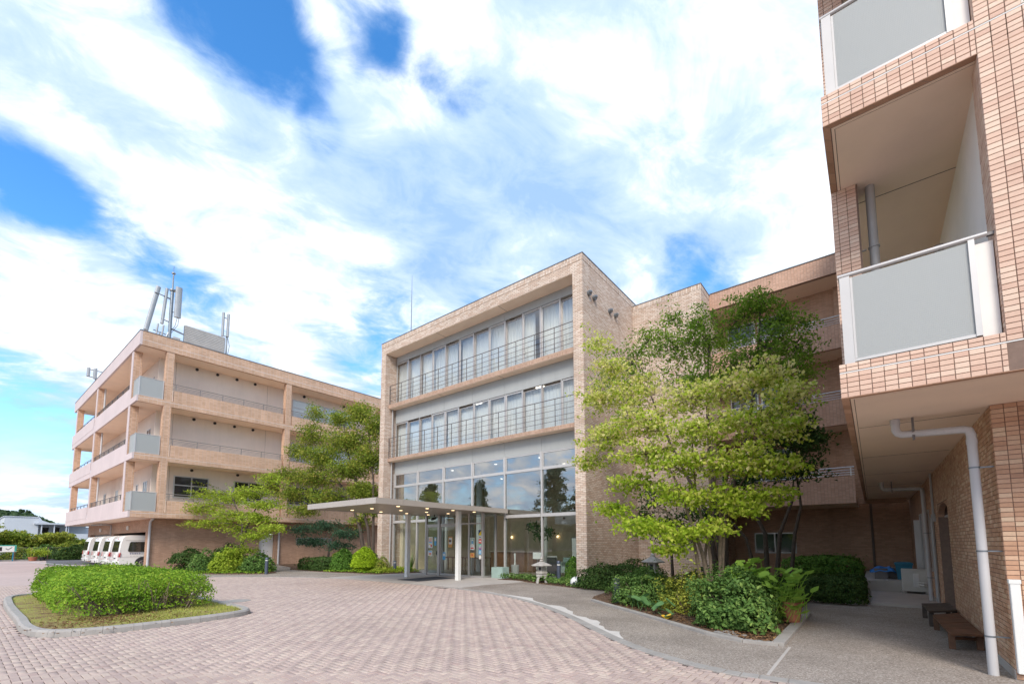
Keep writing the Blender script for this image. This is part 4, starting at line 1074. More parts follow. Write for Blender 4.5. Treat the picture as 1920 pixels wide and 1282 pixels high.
# windows on the long side
for z1, xs in ((ZS[1], ((8.2, 10.05), (11.5, 13.3), (15.0, 17.5), (18.0, 20.2))), (ZS[2], ((15.1, 17.6), (17.7, 20.2))), (ZR, ((15.1, 17.55), (17.6, 20.2)))):
    gm = M_DARKGLASS if z1 < 9 else M_GLASS
    for a, b in xs:
        w = window_y(LB, 32.84, a, b, z1-1.9, z1-.55, M_FRAMEL, gm, 0.06, 0.055, split=((a+b)/2,), hsplit=(z1-1.12,))
        if z1 > 9: box('blind', M_CURTAIN, w, a+.05, 32.893, z1-1.85, b-.05, 32.897, z1-.6)
# ground floor
GY, GX = 32.5, 7.2
box('ground_wall', M_WALLTILE, LB, GX, GY, -.05, 13.1, GY+.3, 2.915)
box('ground_wall', M_WALLTILE, LB, 14.1, GY, -.05, XE, GY+.3, 2.915)
box('ground_wall', M_WALLTILE, LB, 13.1, GY+.002, 2.1, 14.1, GY+.3, 2.915)
dr = box('door', M_PALEWALL, LB, 13.12, GY+.2, 0.0, 14.08, GY+.24, 2.08); box('handle', M_GALV, dr, 13.2, GY+.15, .95, 13.32, GY+.199, .98)
window_y(LB, GY-.03, 15.6, 18.3, 1.35, 1.85, M_FRAME, M_DARKGLASS, 0.05, 0.028, split=(16.95,))
ls = MB(); ls.box(GX-.001, 32.801, -.05, GX+.3, 33.62, 2.915); ls.box(GX-.001, 41.95, -.05, GX+.3, 42.8, 2.915); ls.box(GX-.001, 50.6, -.05, GX+.3, 51.5, 2.915)
ls.box(GX, 33.62, 2.16, GX+.3, 41.95, 2.914); ls.box(GX, 42.8, 2.16, GX+.3, 50.6, 2.914)
ls.build('garage_front', M_WALLTILE, LB)
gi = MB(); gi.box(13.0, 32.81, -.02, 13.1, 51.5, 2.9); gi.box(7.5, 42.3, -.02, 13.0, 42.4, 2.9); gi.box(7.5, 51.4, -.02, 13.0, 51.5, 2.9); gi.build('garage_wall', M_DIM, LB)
box('shutter_box', M_LOUVRE, LB, GX+.31, 42.82, 2.0, GX+.7, 50.58, 2.5)
for y in (37.8, 46.3): box('wall_lamp', M_WHITE, LB, GX-.10, y-.12, 2.35, GX-.002, y+.12, 2.62, bevel=.03)
tube('downpipe', M_PVC, LB, [(7.12, 32.42, 0.0), (7.12, 32.42, 2.72), (7.2, 32.36, 2.86), (7.25, 32.30, 2.905)], 0.065, 10)
tube('downpipe', M_PVC, LB, [(14.35, 32.42, 0.0), (14.35, 32.42, 2.9)], 0.06, 10)
tube('downpipe', M_PIPEG, LB, [(6.6, 46, 2.86), (6.6, 42.35, 2.80), (7.1, 42.35, 2.78), (7.1, 42.35, 0)], 0.06, 8)

# roof equipment on the left building
AM = thing('antenna_mast', 'roof mast with three tall grey panel antennas at the corner', 'antenna mast', (7.55, 33.0, 12.95))
tube('mast', M_GALV, AM, [(0, 0, 0), (0, 0, 4.1), (0, 0, 4.15), (0, 0, 5.25)], [0.09, 0.09, 0.045, 0.04], 10)
tube('lightning_tip', M_GALV, AM, [(0, 0, 5.25), (0, 0, 5.7)], 0.015, 5)
MB().lathe([(0.11, 0), (0.11, .06)], (0, 0, 5.2), 10).build('collar', M_GALV, AM); MB().lathe([(0.16, 0), (0.16, .08)], (0, 0, 4.08), 10).build('collar', M_GALV, AM)
def panel_ant(name, x, y, z0, z1, tilt, w=.24, parent=None):
    p = MB(); pts = [(w*.5*math.cos(a), .10*math.sin(a)) for a in [i*math.pi/6 for i in range(12)]]
    m = MB(); n = 12; i = 0
    m.v = [(px, py, 0) for px, py in pts]+[(px, py, z1-z0) for px, py in pts]
    m.f = [tuple(range(11, -1, -1)), tuple(range(12, 24))]+[(k, (k+1) % 12, 12+(k+1) % 12, 12+k) for k in range(12)]
    o = m.build(name, M_ANT, parent, smooth=True); o.location = (x, y, z0); o.rotation_euler = (0, tilt, rnd.uniform(-.3, .3)); return o
panel_ant('panel_antenna', .30, -.12, 2.45, 4.40, 0.0, .36, AM)
panel_ant('panel_antenna', -.40, .05, 1.85, 4.15, 0.06, .17, AM)
o = panel_ant('panel_antenna', -1.15, 0.0, 1.15, 4.15, 0.17, .26, AM)
for (z, x) in ((3.55, -.85), (2.05, -.45), (3.5, -.4)):
    tube('arm', M_GALV, AM, [(x, 0, z+.08), (0, 0, z)], 0.03, 6)
for z in (2.75, 4.2): tube('arm', M_GALV, AM, [(0, 0, z), (.3, -.1, z)], 0.025, 6)
tube('cable', M_RUBBER, AM, [(.3, -.12, 2.45), (.22, -.1, 1.9), (.05, -.06, 1.5)], 0.012, 5); tube('cable', M_RUBBER, AM, [(.38, -.12, 2.45), (.36, -.1, 2.0), (.07, -.04, 1.4)], 0.012, 5)
box('equipment_box', M_LOUVRE, AM, .15, -.25, .45, .5, .05, 1.15, bevel=.01)
box('equipment_box', M_GALV, AM, -.35, .1, .35, .0, .5, 1.0, bevel=.01)
tube('brace', M_GALV, AM, [(0, 0, 1.6), (-.5, 0, .0)], .04, 6); tube('brace', M_GALV, AM, [(0, 0, 1.7), (.95, 0, 1.5)], .045, 6); tube('brace', M_GALV, AM, [(0, .3, .8), (1.0, .1, .7)], .035, 6); tube('brace', M_GALV, AM, [(.85, 0, 0), (.85, 0, 1.5)], .05, 6)
SA = thing('small_antenna', 'short tilted antenna pair on pipe at the roof corner left of the tall mast', 'antenna', (6.55, 33.0, 12.95))
for dx in (.35, .62): tube('element', M_ANT, SA, [(dx-.06, 0, .4), (dx+.06, 0, 1.75)], .05, 6)
tube('arm', M_GALV, SA, [(.2, 0, 1.3), (1.0, 0, 1.2)], .03, 6); tube('pole', M_GALV, SA, [(.5, 0, 0), (.5, 0, 1.3)], .04, 6)
sl = MB(); sl.extrude([(0, 0, 0), (1.1, 0, 0), (1.1, 0, 1.2), (.9, 0, 1.2)], (0, .05, 0)); o = sl.build('cable_ramp', M_ANT, None); o.location = (6.75, 33.3, 12.95); tag(o, 'sloping pale grey roof panel beside the tall antenna mast', 'roof panel')
LS = thing('louvre_screen', 'pale slatted roof louvre screen between the two antenna masts', 'louvre screen', (8.15, 32.5, 12.95))
for i in range(15): box('slat', M_LOUVRE, LS, .03, -.02, .42+i*.105, 2.22, .05, .42+i*.105+.085)
for x in (0.0, 1.1, 2.22): box('post', M_GALV, LS, x-.0, .052, 0, x+.05, .10, 1.96)
A2 = thing('antenna_pair', 'pair of slim grey panel antennas on a pole behind the louvre screen', 'antenna', (10.66, 33.0, 12.95))
panel_ant('panel_antenna', -.28, 0, 2.25, 3.85, 0, .15, A2); panel_ant('panel_antenna', .02, 0, 2.3, 3.85, 0, .15, A2); tube('pole', M_GALV, A2, [(.02, .1, 0), (.02, .1, 2.5)], .05, 6)
for z in (3.55, 2.3): tube('arm', M_GALV, A2, [(-.3, .05, z), (.1, .05, z)], .025, 6)
tube('cable', M_RUBBER, A2, [(.05, 0, 2.2), (.16, 0, 1.7), (.08, 0, 1.0)], .015, 5)
A3 = thing('twin_panel_antenna', 'twin panel antenna on a short pole at the far left roof edge', 'antenna', (6.0, 45.0, 12.95))
panel_ant('panel_antenna', -.42, 0, .95, 1.6, 0, .2, A3); panel_ant('panel_antenna', -.05, 0, .85, 1.6, 0, .24, A3); tube('pole', M_GALV, A3, [(.02, .1, 0), (.02, .1, 1.7)], .05, 6)
for z in (1.5, .95): tube('arm', M_GALV, A3, [(-.5, .05, z), (.35, .05, z)], .03, 6)
rv = tube('roof_spike', M_GALV, None, [(14.3, 33.2, 12.95), (14.3, 33.2, 14.0)], .02, 5); tag(rv, 'short thin spike on the left building roof edge', 'lightning rod')
sk = MB().box(18.2, 33.0, 12.95, 20.2, 34.0, 13.75).build('skylight', M_GALV, None); tag(sk, 'low grey roof hatch near the right end of the left building', 'roof hatch')

# ================================================================== RIGHT WING (behind the trees)
RW = thing('right_wing', 'reddish tiled wing with long balconies behind the trees', 'building', (0, 0, 0))
WX, WB = 20.0, 21.3
for (z0, zp) in ((2.87, 3.84), (5.74, 6.67), (8.61, 9.52)):
    box('floor_band', M_TILE2, RW, WX, 0.40, z0, WX+.16, 4.998, zp)
    box('soffit', M_SOFFIT, RW, WX+.161, .40, z0+.01, 22.8, 4.998, z0+.2)
    zt = zp+.33
    railing(RW, (WX+.08, .40), (WX+.08, 4.99), [zt, zt-.1, zt-.19, zt-.27], [.5, 1.45, 2.4, 3.35, 4.3], M_RAILL, .02, zp, 'y')
box('roof_band', M_TILE2, RW, WX, -1.0, 11.5, WX+.16, 4.998, 12.23); box('soffit', M_SOFFIT, RW, WX+.161, -1.0, 11.51, 24, 4.998, 11.7)
box('parapet_cap', M_GALV, RW, WX-.03, -1.0, 12.23, WX+.2, 4.965, 12.26)
box('back_wall', M_WALLTILE, RW, WB, .70, 2.9, WB+.15, 4.998, 11.52); box('side_pier', M_WALLTILE, RW, WB-.12, -1.0, 2.9, WB+.14, .698, 11.52)
for z in (3.6, 6.55, 9.35):
    for (a, b) in ((2.4, 3.4), (3.5, 4.6)): window_x(RW, WB-.04, a, b, z, z+1.7, M_FRAME, M_DARKGLASS, .05, .038)
box('ground_wall', M_WALLTILE, RW, 22.8, -1.3, -.05, 23.0, 4.999, 3.08)
box('downpipe', M_JOINT, RW, 22.76, -.02, 0, 22.799, .06, 3.05)
window_x(RW, 22.76, 2.6, 4.2, 1.0, 1.9, M_FRAME, M_DARKGLASS, .05, .038, split=(3.4,))

# ================================================================== NEAR BUILDING
NB = thing('near_building', 'peach tiled building close on the right with glazed balconies over a sheltered passage', 'building', (0, 0, 0))
NX, NY, NW = 6.01, 0.19, -1.13
TU, TV = 0.105, 0.054
TILES = []     # (centre, axis, tile u, tile v) : axis 'x-' faces -x, 'y+' faces +y
def tile_wall(axis, plane, u0, u1, z0, z1, stack=True, tu=TU, tv=TV, gf=False, ustart=None):
    u = (ustart if ustart is not None else u0)
    nrow = int(round((z1-z0)/tv)); tv2 = (z1-z0)/max(1, nrow)
    for r in range(nrow):
        uu = u - (0 if stack or r % 2 == 0 else tu/2)
        while uu < u1-1e-6:
            a = max(uu, u0); b = min(uu+tu, u1)
            if b-a > 0.02: TILES.append((axis, plane, (a+b)/2, z0+(r+.5)*tv2, b-a-.006, tv2-.006, gf))
            uu += tu
NZ = [3.06+3.225*k for k in range(3)]
def backing(*b): return MB().box(*b).build('wall_backing', M_MORTAR, NB)
for k, z in enumerate(NZ):
    # slab with edge strip, groove and plaster soffit
    box('floor_slab', M_MORTAR, NB, NX+.008, -6, z+.004, 22.6, NY-.008, z+.30)
    MB().box(NX+.008, -1.0755, z+.30, NX+.16, NY-.008, z+.375).build('balcony_curb', M_MORTAR, NB)
    box('sealant_line', M_SEAL, NB, NX+.003, -6, z+.274, NX+.008, NY-.004, z+.286)
    tile_wall('x-', NX+.008, -1.07, NY, z+.002, z+.272, ustart=NY-.063-TU*13)
    tile_wall('x-', NX+.008, -1.07, NY, z+.288, z+.378, tv=.09*.55, ustart=NY-.063-TU*13)
    tile_wall('x-', NX+.008, -3.485, -1.385, z+.002, z+.272)
    e = MB(); e.box(NX+.001, -6, z-.001, NX+.075, NY-.001, z+.0035); e.box(NX+.075, NY-.07, z-.001, 22.6, NY-.001, z+.0035); e.build('edge_strip', M_WALLTILE, NB)
    s = MB().box(NX+.125, -6, z-.0005, 22.6, NY-.115, z+.003).build('soffit', M_SOFFIT, NB)
    q = MB(); q.box(NX+.085, -6, z+.001, NX+.118, NY-.08, z+.0038); q.box(NX+.118, NY-.108, z+.001, 22.6, NY-.08, z+.0038); q.build('soffit_edge', M_SOFFIT, NB)
    for x in (7.76, 10.6, 13.4, 16.2): box('joint', M_JOINT, NB, x-.006, -1.1, z-.003, x+.006, NY-.12, z-.0006)
    if k < 2:
        z2 = z+.30; zt = NZ[k+1]
        # front pier and rear pillar
        backing(NX+.008, -1.385, z+.30, NX+.31, -1.076, zt+.30)
        tile_wall('x-', NX+.008, -1.385, -1.07, z+.288, zt)
        tile_wall('x-', NX+.008, -1.385, -1.07, zt+.002, zt+.272)
        tile_wall('y+', -1.076, NX+.012, NX+.31, z+.38, zt-.002)
        backing(7.30, -.10, z+.30, 7.65, NY-.008, zt)
        tile_wall('x-', 7.30, -.10, NY, z+.30, zt, ustart=NY-.063-TU*3)
        box('inner_wall', M_PALEWALL, NB, NX+.32, -1.25, z2, 22.5, -1.10, zt)
        box('return_wall', M_PALEWALL, NB, NX+.25, -1.10, z2, NX+.34, -1.078, zt) if False else None
        box('parapet', M_MORTAR, NB, 7.66, NY-.14, z2, 22.5, NY-.008, z2+.75)
        gx = NX+.045
        gp = box('glass_panel', M_FROST, NB, gx, -.885, z+.425, gx+.012, .045, z+1.355)
        f = MB(); f.box(gx-.02, .045, z+.378, gx+.05, .135, z+1.37); f.build('frame_post', M_FRAMEL, gp)
        f = MB(); f.box(gx-.02, -.93, z+.40, gx+.05, -.885, z+1.37); f.build('frame_post', M_FRAMEL, gp)
        f = MB(); f.box(gx-.012, -.885, z+.395, gx+.035, .045, z+.425); f.build('bottom_rail', M_FRAMEL, gp)
        f = MB(); f.box(gx-.004, .022, z+.43, gx+.03, .043, z+1.35); f.build('glazing_bead', M_FRAMEL, gp)
        box('infill_post', M_PALEWALL, gp, gx+.03, -1.06, z+.38, gx+.10, -.935, z+1.33)
        tube('top_rail', M_FRAMEL, gp, [(gx+.005, .15, z+1.395), (gx+.005, -1.02, z+1.395)], .024, 10)
        box('bracket', M_RAIL, gp, gx-.01, -1.07, z+1.37, gx+.03, -1.02, z+1.40)
        sp = box('glass_panel', M_FROST, NB, gx+.07, .118, z+.425, 7.25, .130, z+1.355)
        tube('top_rail', M_FRAMEL, sp, [(gx+.03, .125, z+1.395), (7.29, .125, z+1.395)], .022, 8)
        dp = tube('downpipe', M_PIPEG, NB, [(7.47, -.23, z+.30), (7.47, -.23, zt+.001)], .052, 14)
        MB().lathe([(.064, 0), (.064, .02)], (7.47, -.23, z+2.35), 14).build('bracket', M_PIPEG, dp, smooth=True); box('bracket', M_PIPEG, dp, 7.47, -.15, z+2.352, 7.49, -.10, z+2.368)
        box('wall_light', M_PIPEG, NB, 9.25, -1.10, zt-.45, 9.38, -1.0, zt-.2, bevel=.02)
        # next bay to the right
        box('glass_panel', M_FROST, NB, gx, -3.2, z+.425, gx+.012, -1.47, z+1.355)
        tube('top_rail', M_FRAMEL, NB, [(gx+.005, -1.43, z+1.395), (gx+.005, -3.2, z+1.395)], .024, 10)
        box('frame_post', M_FRAMEL, NB, gx-.02, -1.47, z+.39, gx+.05, -1.42, z+1.37)
        box('balcony_back_wall', M_PALEWALL, NB, 7.4, -6, z2, 7.5, -1.26, zt)
box('roof', M_SOFFIT, NB, NX, -6, 12.9, 22.6, NY, 13.4)
backing(NX+.008, -1.385, NZ[2]+.3, NX+.31, -1.076, 12.9); backing(7.30, -.10, NZ[2]+.3, 7.65, NY-.008, 12.9)
# ground floor walls
GT = 3.058
gw = MB(); gw.box(7.388, -6, -.05, 7.6, NW-.008, GT); gw.build('wall_backing', M_MORTAR, NB)
sw = MB(); sw.box(7.6, -1.5, -.05, 11.88, NW-.008, GT); sw.box(13.62, -1.5, -.05, 22.8, NW-.008, GT); sw.box(11.88, -1.5, 2.30, 13.62, NW-.008, GT); sw.build('wall_backing', M_MORTAR, NB)
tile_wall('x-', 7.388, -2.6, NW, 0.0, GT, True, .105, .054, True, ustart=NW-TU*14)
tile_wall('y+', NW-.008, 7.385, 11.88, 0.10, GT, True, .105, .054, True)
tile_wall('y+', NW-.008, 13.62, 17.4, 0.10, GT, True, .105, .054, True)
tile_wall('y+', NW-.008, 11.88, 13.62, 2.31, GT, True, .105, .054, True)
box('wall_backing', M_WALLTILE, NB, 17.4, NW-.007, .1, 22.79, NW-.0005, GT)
box('base_course', M_CONC, NB, 7.39, NW-.01, -.02, 11.86, NW+.004, .10); box('base_course', M_CONC, NB, 13.64, NW-.01, -.02, 22.79, NW+.004, .10)
arc = [(11.88, 2.30)] + [(12.75+.87*math.cos(a), 2.03+.26*math.sin(a)) for a in [math.pi*(1-i/14) for i in range(15)]] + [(13.62, 2.30)]
sp = MB().extrude([(x, NW-.012, z) for x, z in arc], (0, -.1, 0)).build('arch_head', M_WALLTILE, NB)
dr = box('door', M_PALEWALL, NB, 11.9, -1.36, .03, 13.6, -1.32, 2.02, label='pale door under the brick arch'); box('door_frame', M_FRAMEL, dr, 11.885, -1.33, 2.02, 13.615, -1.24, 2.06)
box('arch_panel', M_WOOD, NB, 11.89, -1.38, 2.06, 13.61, -1.34, 2.32)
for (a, b, z0, z1) in ((15.4, 16.6, .75, 2.3), (17.4, 18.2, .6, 2.3)):
    w = MB(); w.box(a, NW-.02, z0, a+.06, NW+.03, z1); w.box(b-.06, NW-.02, z0, b, NW+.03, z1); w.box(a+.06, NW-.02, z1-.06, b-.06, NW+.03, z1); w.box(a+.06, NW-.02, z0, b-.06, NW+.03, z0+.06)
    w = w.build('window', M_FRAMEL, NB); box('pane', M_DARKGLASS, w, a+.05, NW-.004, z0+.05, b-.05, NW+.008, z1-.05)
MB().box(18.5, NW+.002, .35, 18.62, NW+.14, 2.15).build('pipe_cover', M_WHITE, NB)
tube('conduit', M_PIPEG, NB, [(14.35, NW+.04, .1), (14.35, NW+.04, 2.05)], .035, 8); tube('conduit', M_PIPEG, NB, [(14.05, NW+.03, 2.0), (14.05, NW+.03, GT)], .022, 6); box('junction_box', M_PIPEG, NB, 13.98, NW+.002, 1.95, 14.14, NW+.07, 2.12)
cc = MB().box(7.30, -1.215, .075, 7.372, -1.135, 1.075).build('pipe_cover', M_WHITE, NB, bevel=.008, label='white plastic pipe cover by the corner'); box('cover_cap', M_WHITE, cc, 7.294, -1.221, 1.04, 7.371, -1.129, 1.082)
def downpipe(x, y, x0, y0, r, brs):
    zt = 2.86
    p = MB().tube([(x0, y0, 3.058), (x0, y0, zt+.06), (x0+.01, y0-.02, zt+.02), (x0+.03, y0-.06, zt), (x+.02, y+.06, zt-.03), (x+.004, y+.015, zt-.05), (x, y, zt-.11), (x, y, 0.0)], r, 16).build('downpipe', M_PVC, NB, smooth=True)
    MB().lathe([(r*1.12, 0), (r*1.12, .07)], (x0, y0, 2.985), 16).build('collar', M_PVC, p, smooth=True); MB().lathe([(r*1.10, 0), (r*1.10, .06)], (x, y, zt-.22), 16).build('collar', M_PVC, p, smooth=True)
    for z in brs:
        MB().lathe([(r*1.09, 0), (r*1.09, .018)], (x, y, z), 16).build('bracket', M_GALV, p, smooth=True); box('bracket_arm', M_GALV, p, x-.008, NW, z+.001, x+.008, y-r, z+.016)
    t = Vector((x0, y0, zt)).lerp(Vector((x, y, zt-.03)), .25); box('hanger', M_RAIL, p, t.x-.012, t.y-.012, zt-.09, t.x+.012, t.y+.012, 3.057)
downpipe(7.47, -.97, 7.50, -.30, .046, (2.35, 1.38, .42))
downpipe(15.22, -1.03, 15.3, -.25, .046, (1.7, .6))
# concrete apron at the end of the passage
ap = MB(); ap.box(13.8, NW+.006, -.02, 17.2, .14, .05); ap.box(17.2, NW+.006, -.02, 22.79, .30, .36); o = ap.build('passage_apron', M_CONC); tag(o, 'stepped concrete apron at the end of the sheltered passage', kind='structure')

# ---- lay the tiles: the 300 that show largest one by one, the others joined per wall
def shown(t):
    axis, pl, u, z, w, h, gf = t
    c = Vector((pl, u, z)) if axis == 'x-' else Vector((u, pl, z))
    d = c-CAM; n = Vector((-1, 0, 0)) if axis == 'x-' else Vector((0, 1, 0))
    cosv = -d.normalized().dot(n)
    return (max(0, cosv)*w*h/d.length_squared if in_view(c, 0.0) else 0), c
sc = [(shown(t), t) for t in TILES]
full = [(s[0], s[1], t) for s, t in sc if t[0] == 'x-' and abs(t[4]-(TU-.006)) < .002 and s[0] > 0]
full.sort(key=lambda q: -q[0]); chosen = set(id(q[2]) for q in full[:300])
TD = 0.008
def tile_geo(axis, w, h):
    c = .0025; hw, hh = w/2, h/2
    V = []
    for d, q in ((0, 0), (TD-.002, 0), (TD, c)):
        for a, b in ((-hw+q, -hh+q), (hw-q, -hh+q), (hw-q, hh-q), (-hw+q, hh-q)):
            V.append((-d, -a, b) if axis == 'x-' else (a, d, b))
    F = [(8, 9, 10, 11)] + [(s+k, s+(k+1) % 4, s+4+(k+1) % 4, s+4+k) for s in (0, 4) for k in range(4)]
    if axis == 'y+': F = [f[::-1] for f in F]
    return V, F
shared = {}
acc = {False: ([], []), True: ([], [])}
for (s, c), t in sc:
    axis, pl, u, z, w, h, gf = t
    if id(t) in chosen:
        key = (round(w, 4), round(h, 4), gf)
        if key not in shared:
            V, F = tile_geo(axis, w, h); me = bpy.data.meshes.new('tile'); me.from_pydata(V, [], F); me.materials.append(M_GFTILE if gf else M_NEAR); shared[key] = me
        o = new_obj('tile', shared[key], NB); o.location = c; o.rotation_euler = (0, rnd.uniform(-.006, .006), rnd.uniform(-.004, .004))
    else:
        V, F = tile_geo(axis, w, h); vs, fs = acc[gf]; b = len(vs)
        j = rnd.uniform(-.0012, .0012)
        vs += [(v[0]+c.x+(j if axis == 'x-' else 0), v[1]+c.y+(j if axis != 'x-' else 0), v[2]+c.z) for v in V]; fs += [tuple(i+b for i in f) for f in F]
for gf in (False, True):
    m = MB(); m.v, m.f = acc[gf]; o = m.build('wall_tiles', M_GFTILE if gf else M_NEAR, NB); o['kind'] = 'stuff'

# ================================================================== VANS
def make_van(label, side, group):
    L, W, H = 4.85, 1.88, 1.97
    t = thing('parked_van', label, 'van', (0, 0, 0), 0, group)
    # body: rear at x = 0, nose towards +x ; y from 0 (side seen) to W
    prof = [(0.02, .24), (0.0, .45), (0.01, .95), (0.06, 1.45), (0.13, 1.76), (0.25, 1.92), (0.6, 1.97), (3.2, 1.96), (3.75, 1.88), (4.35, 1.12), (4.78, .95), (4.85, .55), (4.80, .24)]
    hull = []
    m = MB(); rows = []
    ins = lambda z: 0.02 + (0.0 if z < 1.0 else 0.13*((z-1.0)/.97)**1.6)
    n = len(prof)
    secs = [(0.0, .05), (.05, 0.0), (.95, 0.0), (1.0, .05)]
    for (u, q) in secs:
        i = len(m.v)
        for (x, z) in prof:
            w = ins(z); y = w+(W-2*w)*u
            cxm = 2.42; m.v.append((x+(q if x < cxm else -q), y, z-(q*.4 if z > 1.9 else 0)))
        rows.append(i)
    for a, b in zip(rows[:-1], rows[1:]):
        for k in range(n): m.f.append((a+k, b+k, b+(k+1) % n, a+(k+1) % n))
    m.f.append(tuple(rows[0]+k for k in range(n))); m.f.append(tuple(rows[-1]+k for k in range(n-1, -1, -1)))
    m.build('body', M_VAN, t, smooth=True)
    def sidep(name, poly, mat, d=.012, far=False):
        pts = [(x, ins(z)-.004, z) for x, z in poly]
        return MB().extrude(pts, (0, -d, 0)).build(name, mat, t)
    sidep('side_window', [(.42, 1.06), (.46, 1.0), (2.2, 1.0), (2.2, 1.58), (.56, 1.58), (.50, 1.52)], M_VANGLASS)
    sidep('side_window', [(2.3, 1.0), (3.3, 1.0), (3.3, 1.58), (2.3, 1.58)], M_VANGLASS); sidep('front_side_window', [(3.4, 1.02), (4.2, 1.06), (3.75, 1.56), (3.4, 1.58)], M_VANGLASS)
    sidep('roof_seam', [(.30, 1.66), (3.6, 1.66), (3.6, 1.672), (.30, 1.672)], M_JOINT, .006)
    sidep('door_seam', [(2.24, .35), (2.252, .35), (2.252, 1.62), (2.24, 1.62)], M_PIPEG, .005); sidep('trim_line', [(.10, .70), (4.5, .70), (4.5, .712), (.10, .712)], M_PIPEG, .005)
    # rear face
    def rx(z): 
        for (x0, z0), (x1, z1) in zip(prof[:5], prof[1:6]):
            if z0 <= z <= z1: return x0+(x1-x0)*(z-z0)/(z1-z0)
        return 0
    def rearp(name, ys, z0, z1, mat, d=.014):
        pts = [(rx(z0)-.002, ys[0], z0), (rx(z0)-.002, ys[1], z0), (rx(z1)-.002, ys[1]-.03, z1), (rx(z1)-.002, ys[0]+.03, z1)]
        return MB().extrude(pts, (-d, 0, 0)).build(name, mat, t)
    rearp('rear_window', (.15, W-.15), 1.0, 1.62, M_VANGLASS)
    for y0 in (.02, W-.09):
        rearp('tail_light', (y0+.0, y0+.07), .70, .96, M_RED, .012); rearp('reverse_light', (y0, y0+.07), .54, .695, M_PAPER, .012); rearp('reflector', (y0, y0+.07), .50, .535, M_RED, .012)
        sidep('tail_light_side', [(.03, .70), (.085, .70), (.10, .94), (.05, .96)], M_RED, .015) if y0 < 1 else None
    rearp('number_plate', (W/2-.2, W/2+.2), .66, .82, M_PAPER); rearp('handle', (W/2-.3, W/2+.1), .60, .64, M_RUBBER, .03)
    MB().box(-.06, .06, .22, .08, W-.06, .44).build('bumper', M_VAN, t, bevel=.03)
    for y0 in (.16, W-.42): box('bumper_vent', M_RUBBER, t, -.068, y0, .26, -.05, y0+.26, .34)
    rearp('top_lamp', (W/2-.12, W/2+.12), 1.72, 1.77, M_RED)
    for x in (1.15, 3.75):
        for y, s in ((.0, 1), (W, -1)):
            ar = MB(); R0 = .39
            ar.extrude([(x+R0*math.cos(a), y-.006*s, .31+R0*math.sin(a)) for a in [math.pi*i/14 for i in range(15)]], (0, .02*s, 0)); ar.build('wheel_arch', M_RUBBER, t)
            wh = MB(); wh.tube([(x, y-.012*s, .31), (x, y+.2*s, .31)], .31, 22); wo_ = wh.build('wheel', M_RUBBER, t, smooth=True)
            hb = MB(); hb.tube([(x, y-.020*s, .31), (x, y-.010*s, .31)], .20, 18); hb.build('rim', M_CHROME, wo_)
            for k in range(5):
                a = k*1.257+.3; sp_ = MB().tube([(x+.12*math.cos(a), y-.024*s, .31+.12*math.sin(a)), (x+.12*math.cos(a), y-.021*s, .31+.12*math.sin(a))], .042, 8).build('rim_hole', M_RUBBER, wo_)
    if side:
        # printed lettering on the flank, two lines of small marks
        x = .52
        for i in range(11):
            w = .075; mk = MB()
            for q in range(3): mk.box(x, ins(.9)-.0062, .855+q*.030, x+w*(.6+.4*((i*7+q*3) % 3)/2), ins(.9)-.0045, .868+q*.030)
            for q in range(2): mk.box(x+.012+q*w*.55, ins(.9)-.0068, .85+.01*((i+q) % 2), x+.024+q*w*.55, ins(.9)-.0063, .935)
            mk.build('lettering', M_BLUE if i in (0, 1, 2, 3, 4, 8, 9) else M_PIPEG, t); x += .105 if i != 7 else .22
        x = .54
        for i in range(7):
            mk = MB(); mk.box(x, ins(.75)-.0062, .735, x+.05, ins(.75)-.0045, .748); mk.box(x+.02, ins(.75)-.0068, .71, x+.032, ins(.75)-.0063, .755); mk.build('lettering', M_PIPEG, t); x += .15
    return t
VG = 'vans reversed out of the garage'
v1 = make_van('white van nearest the garage corner with lettering on its flank', True, VG); v1.location = (6.10, 34.0, 0)
for x, y, lb in ((6.10, 36.65, 'white van second from the garage corner, next to the lettered van'), (6.08, 39.75, 'white van third from the garage corner, between two other vans'), (6.2, 44.15, 'white van farthest from the garage corner, beside the asphalt bay')):
    c = copy_tree(v1); c.location = (x, y, 0); c['label'] = lb

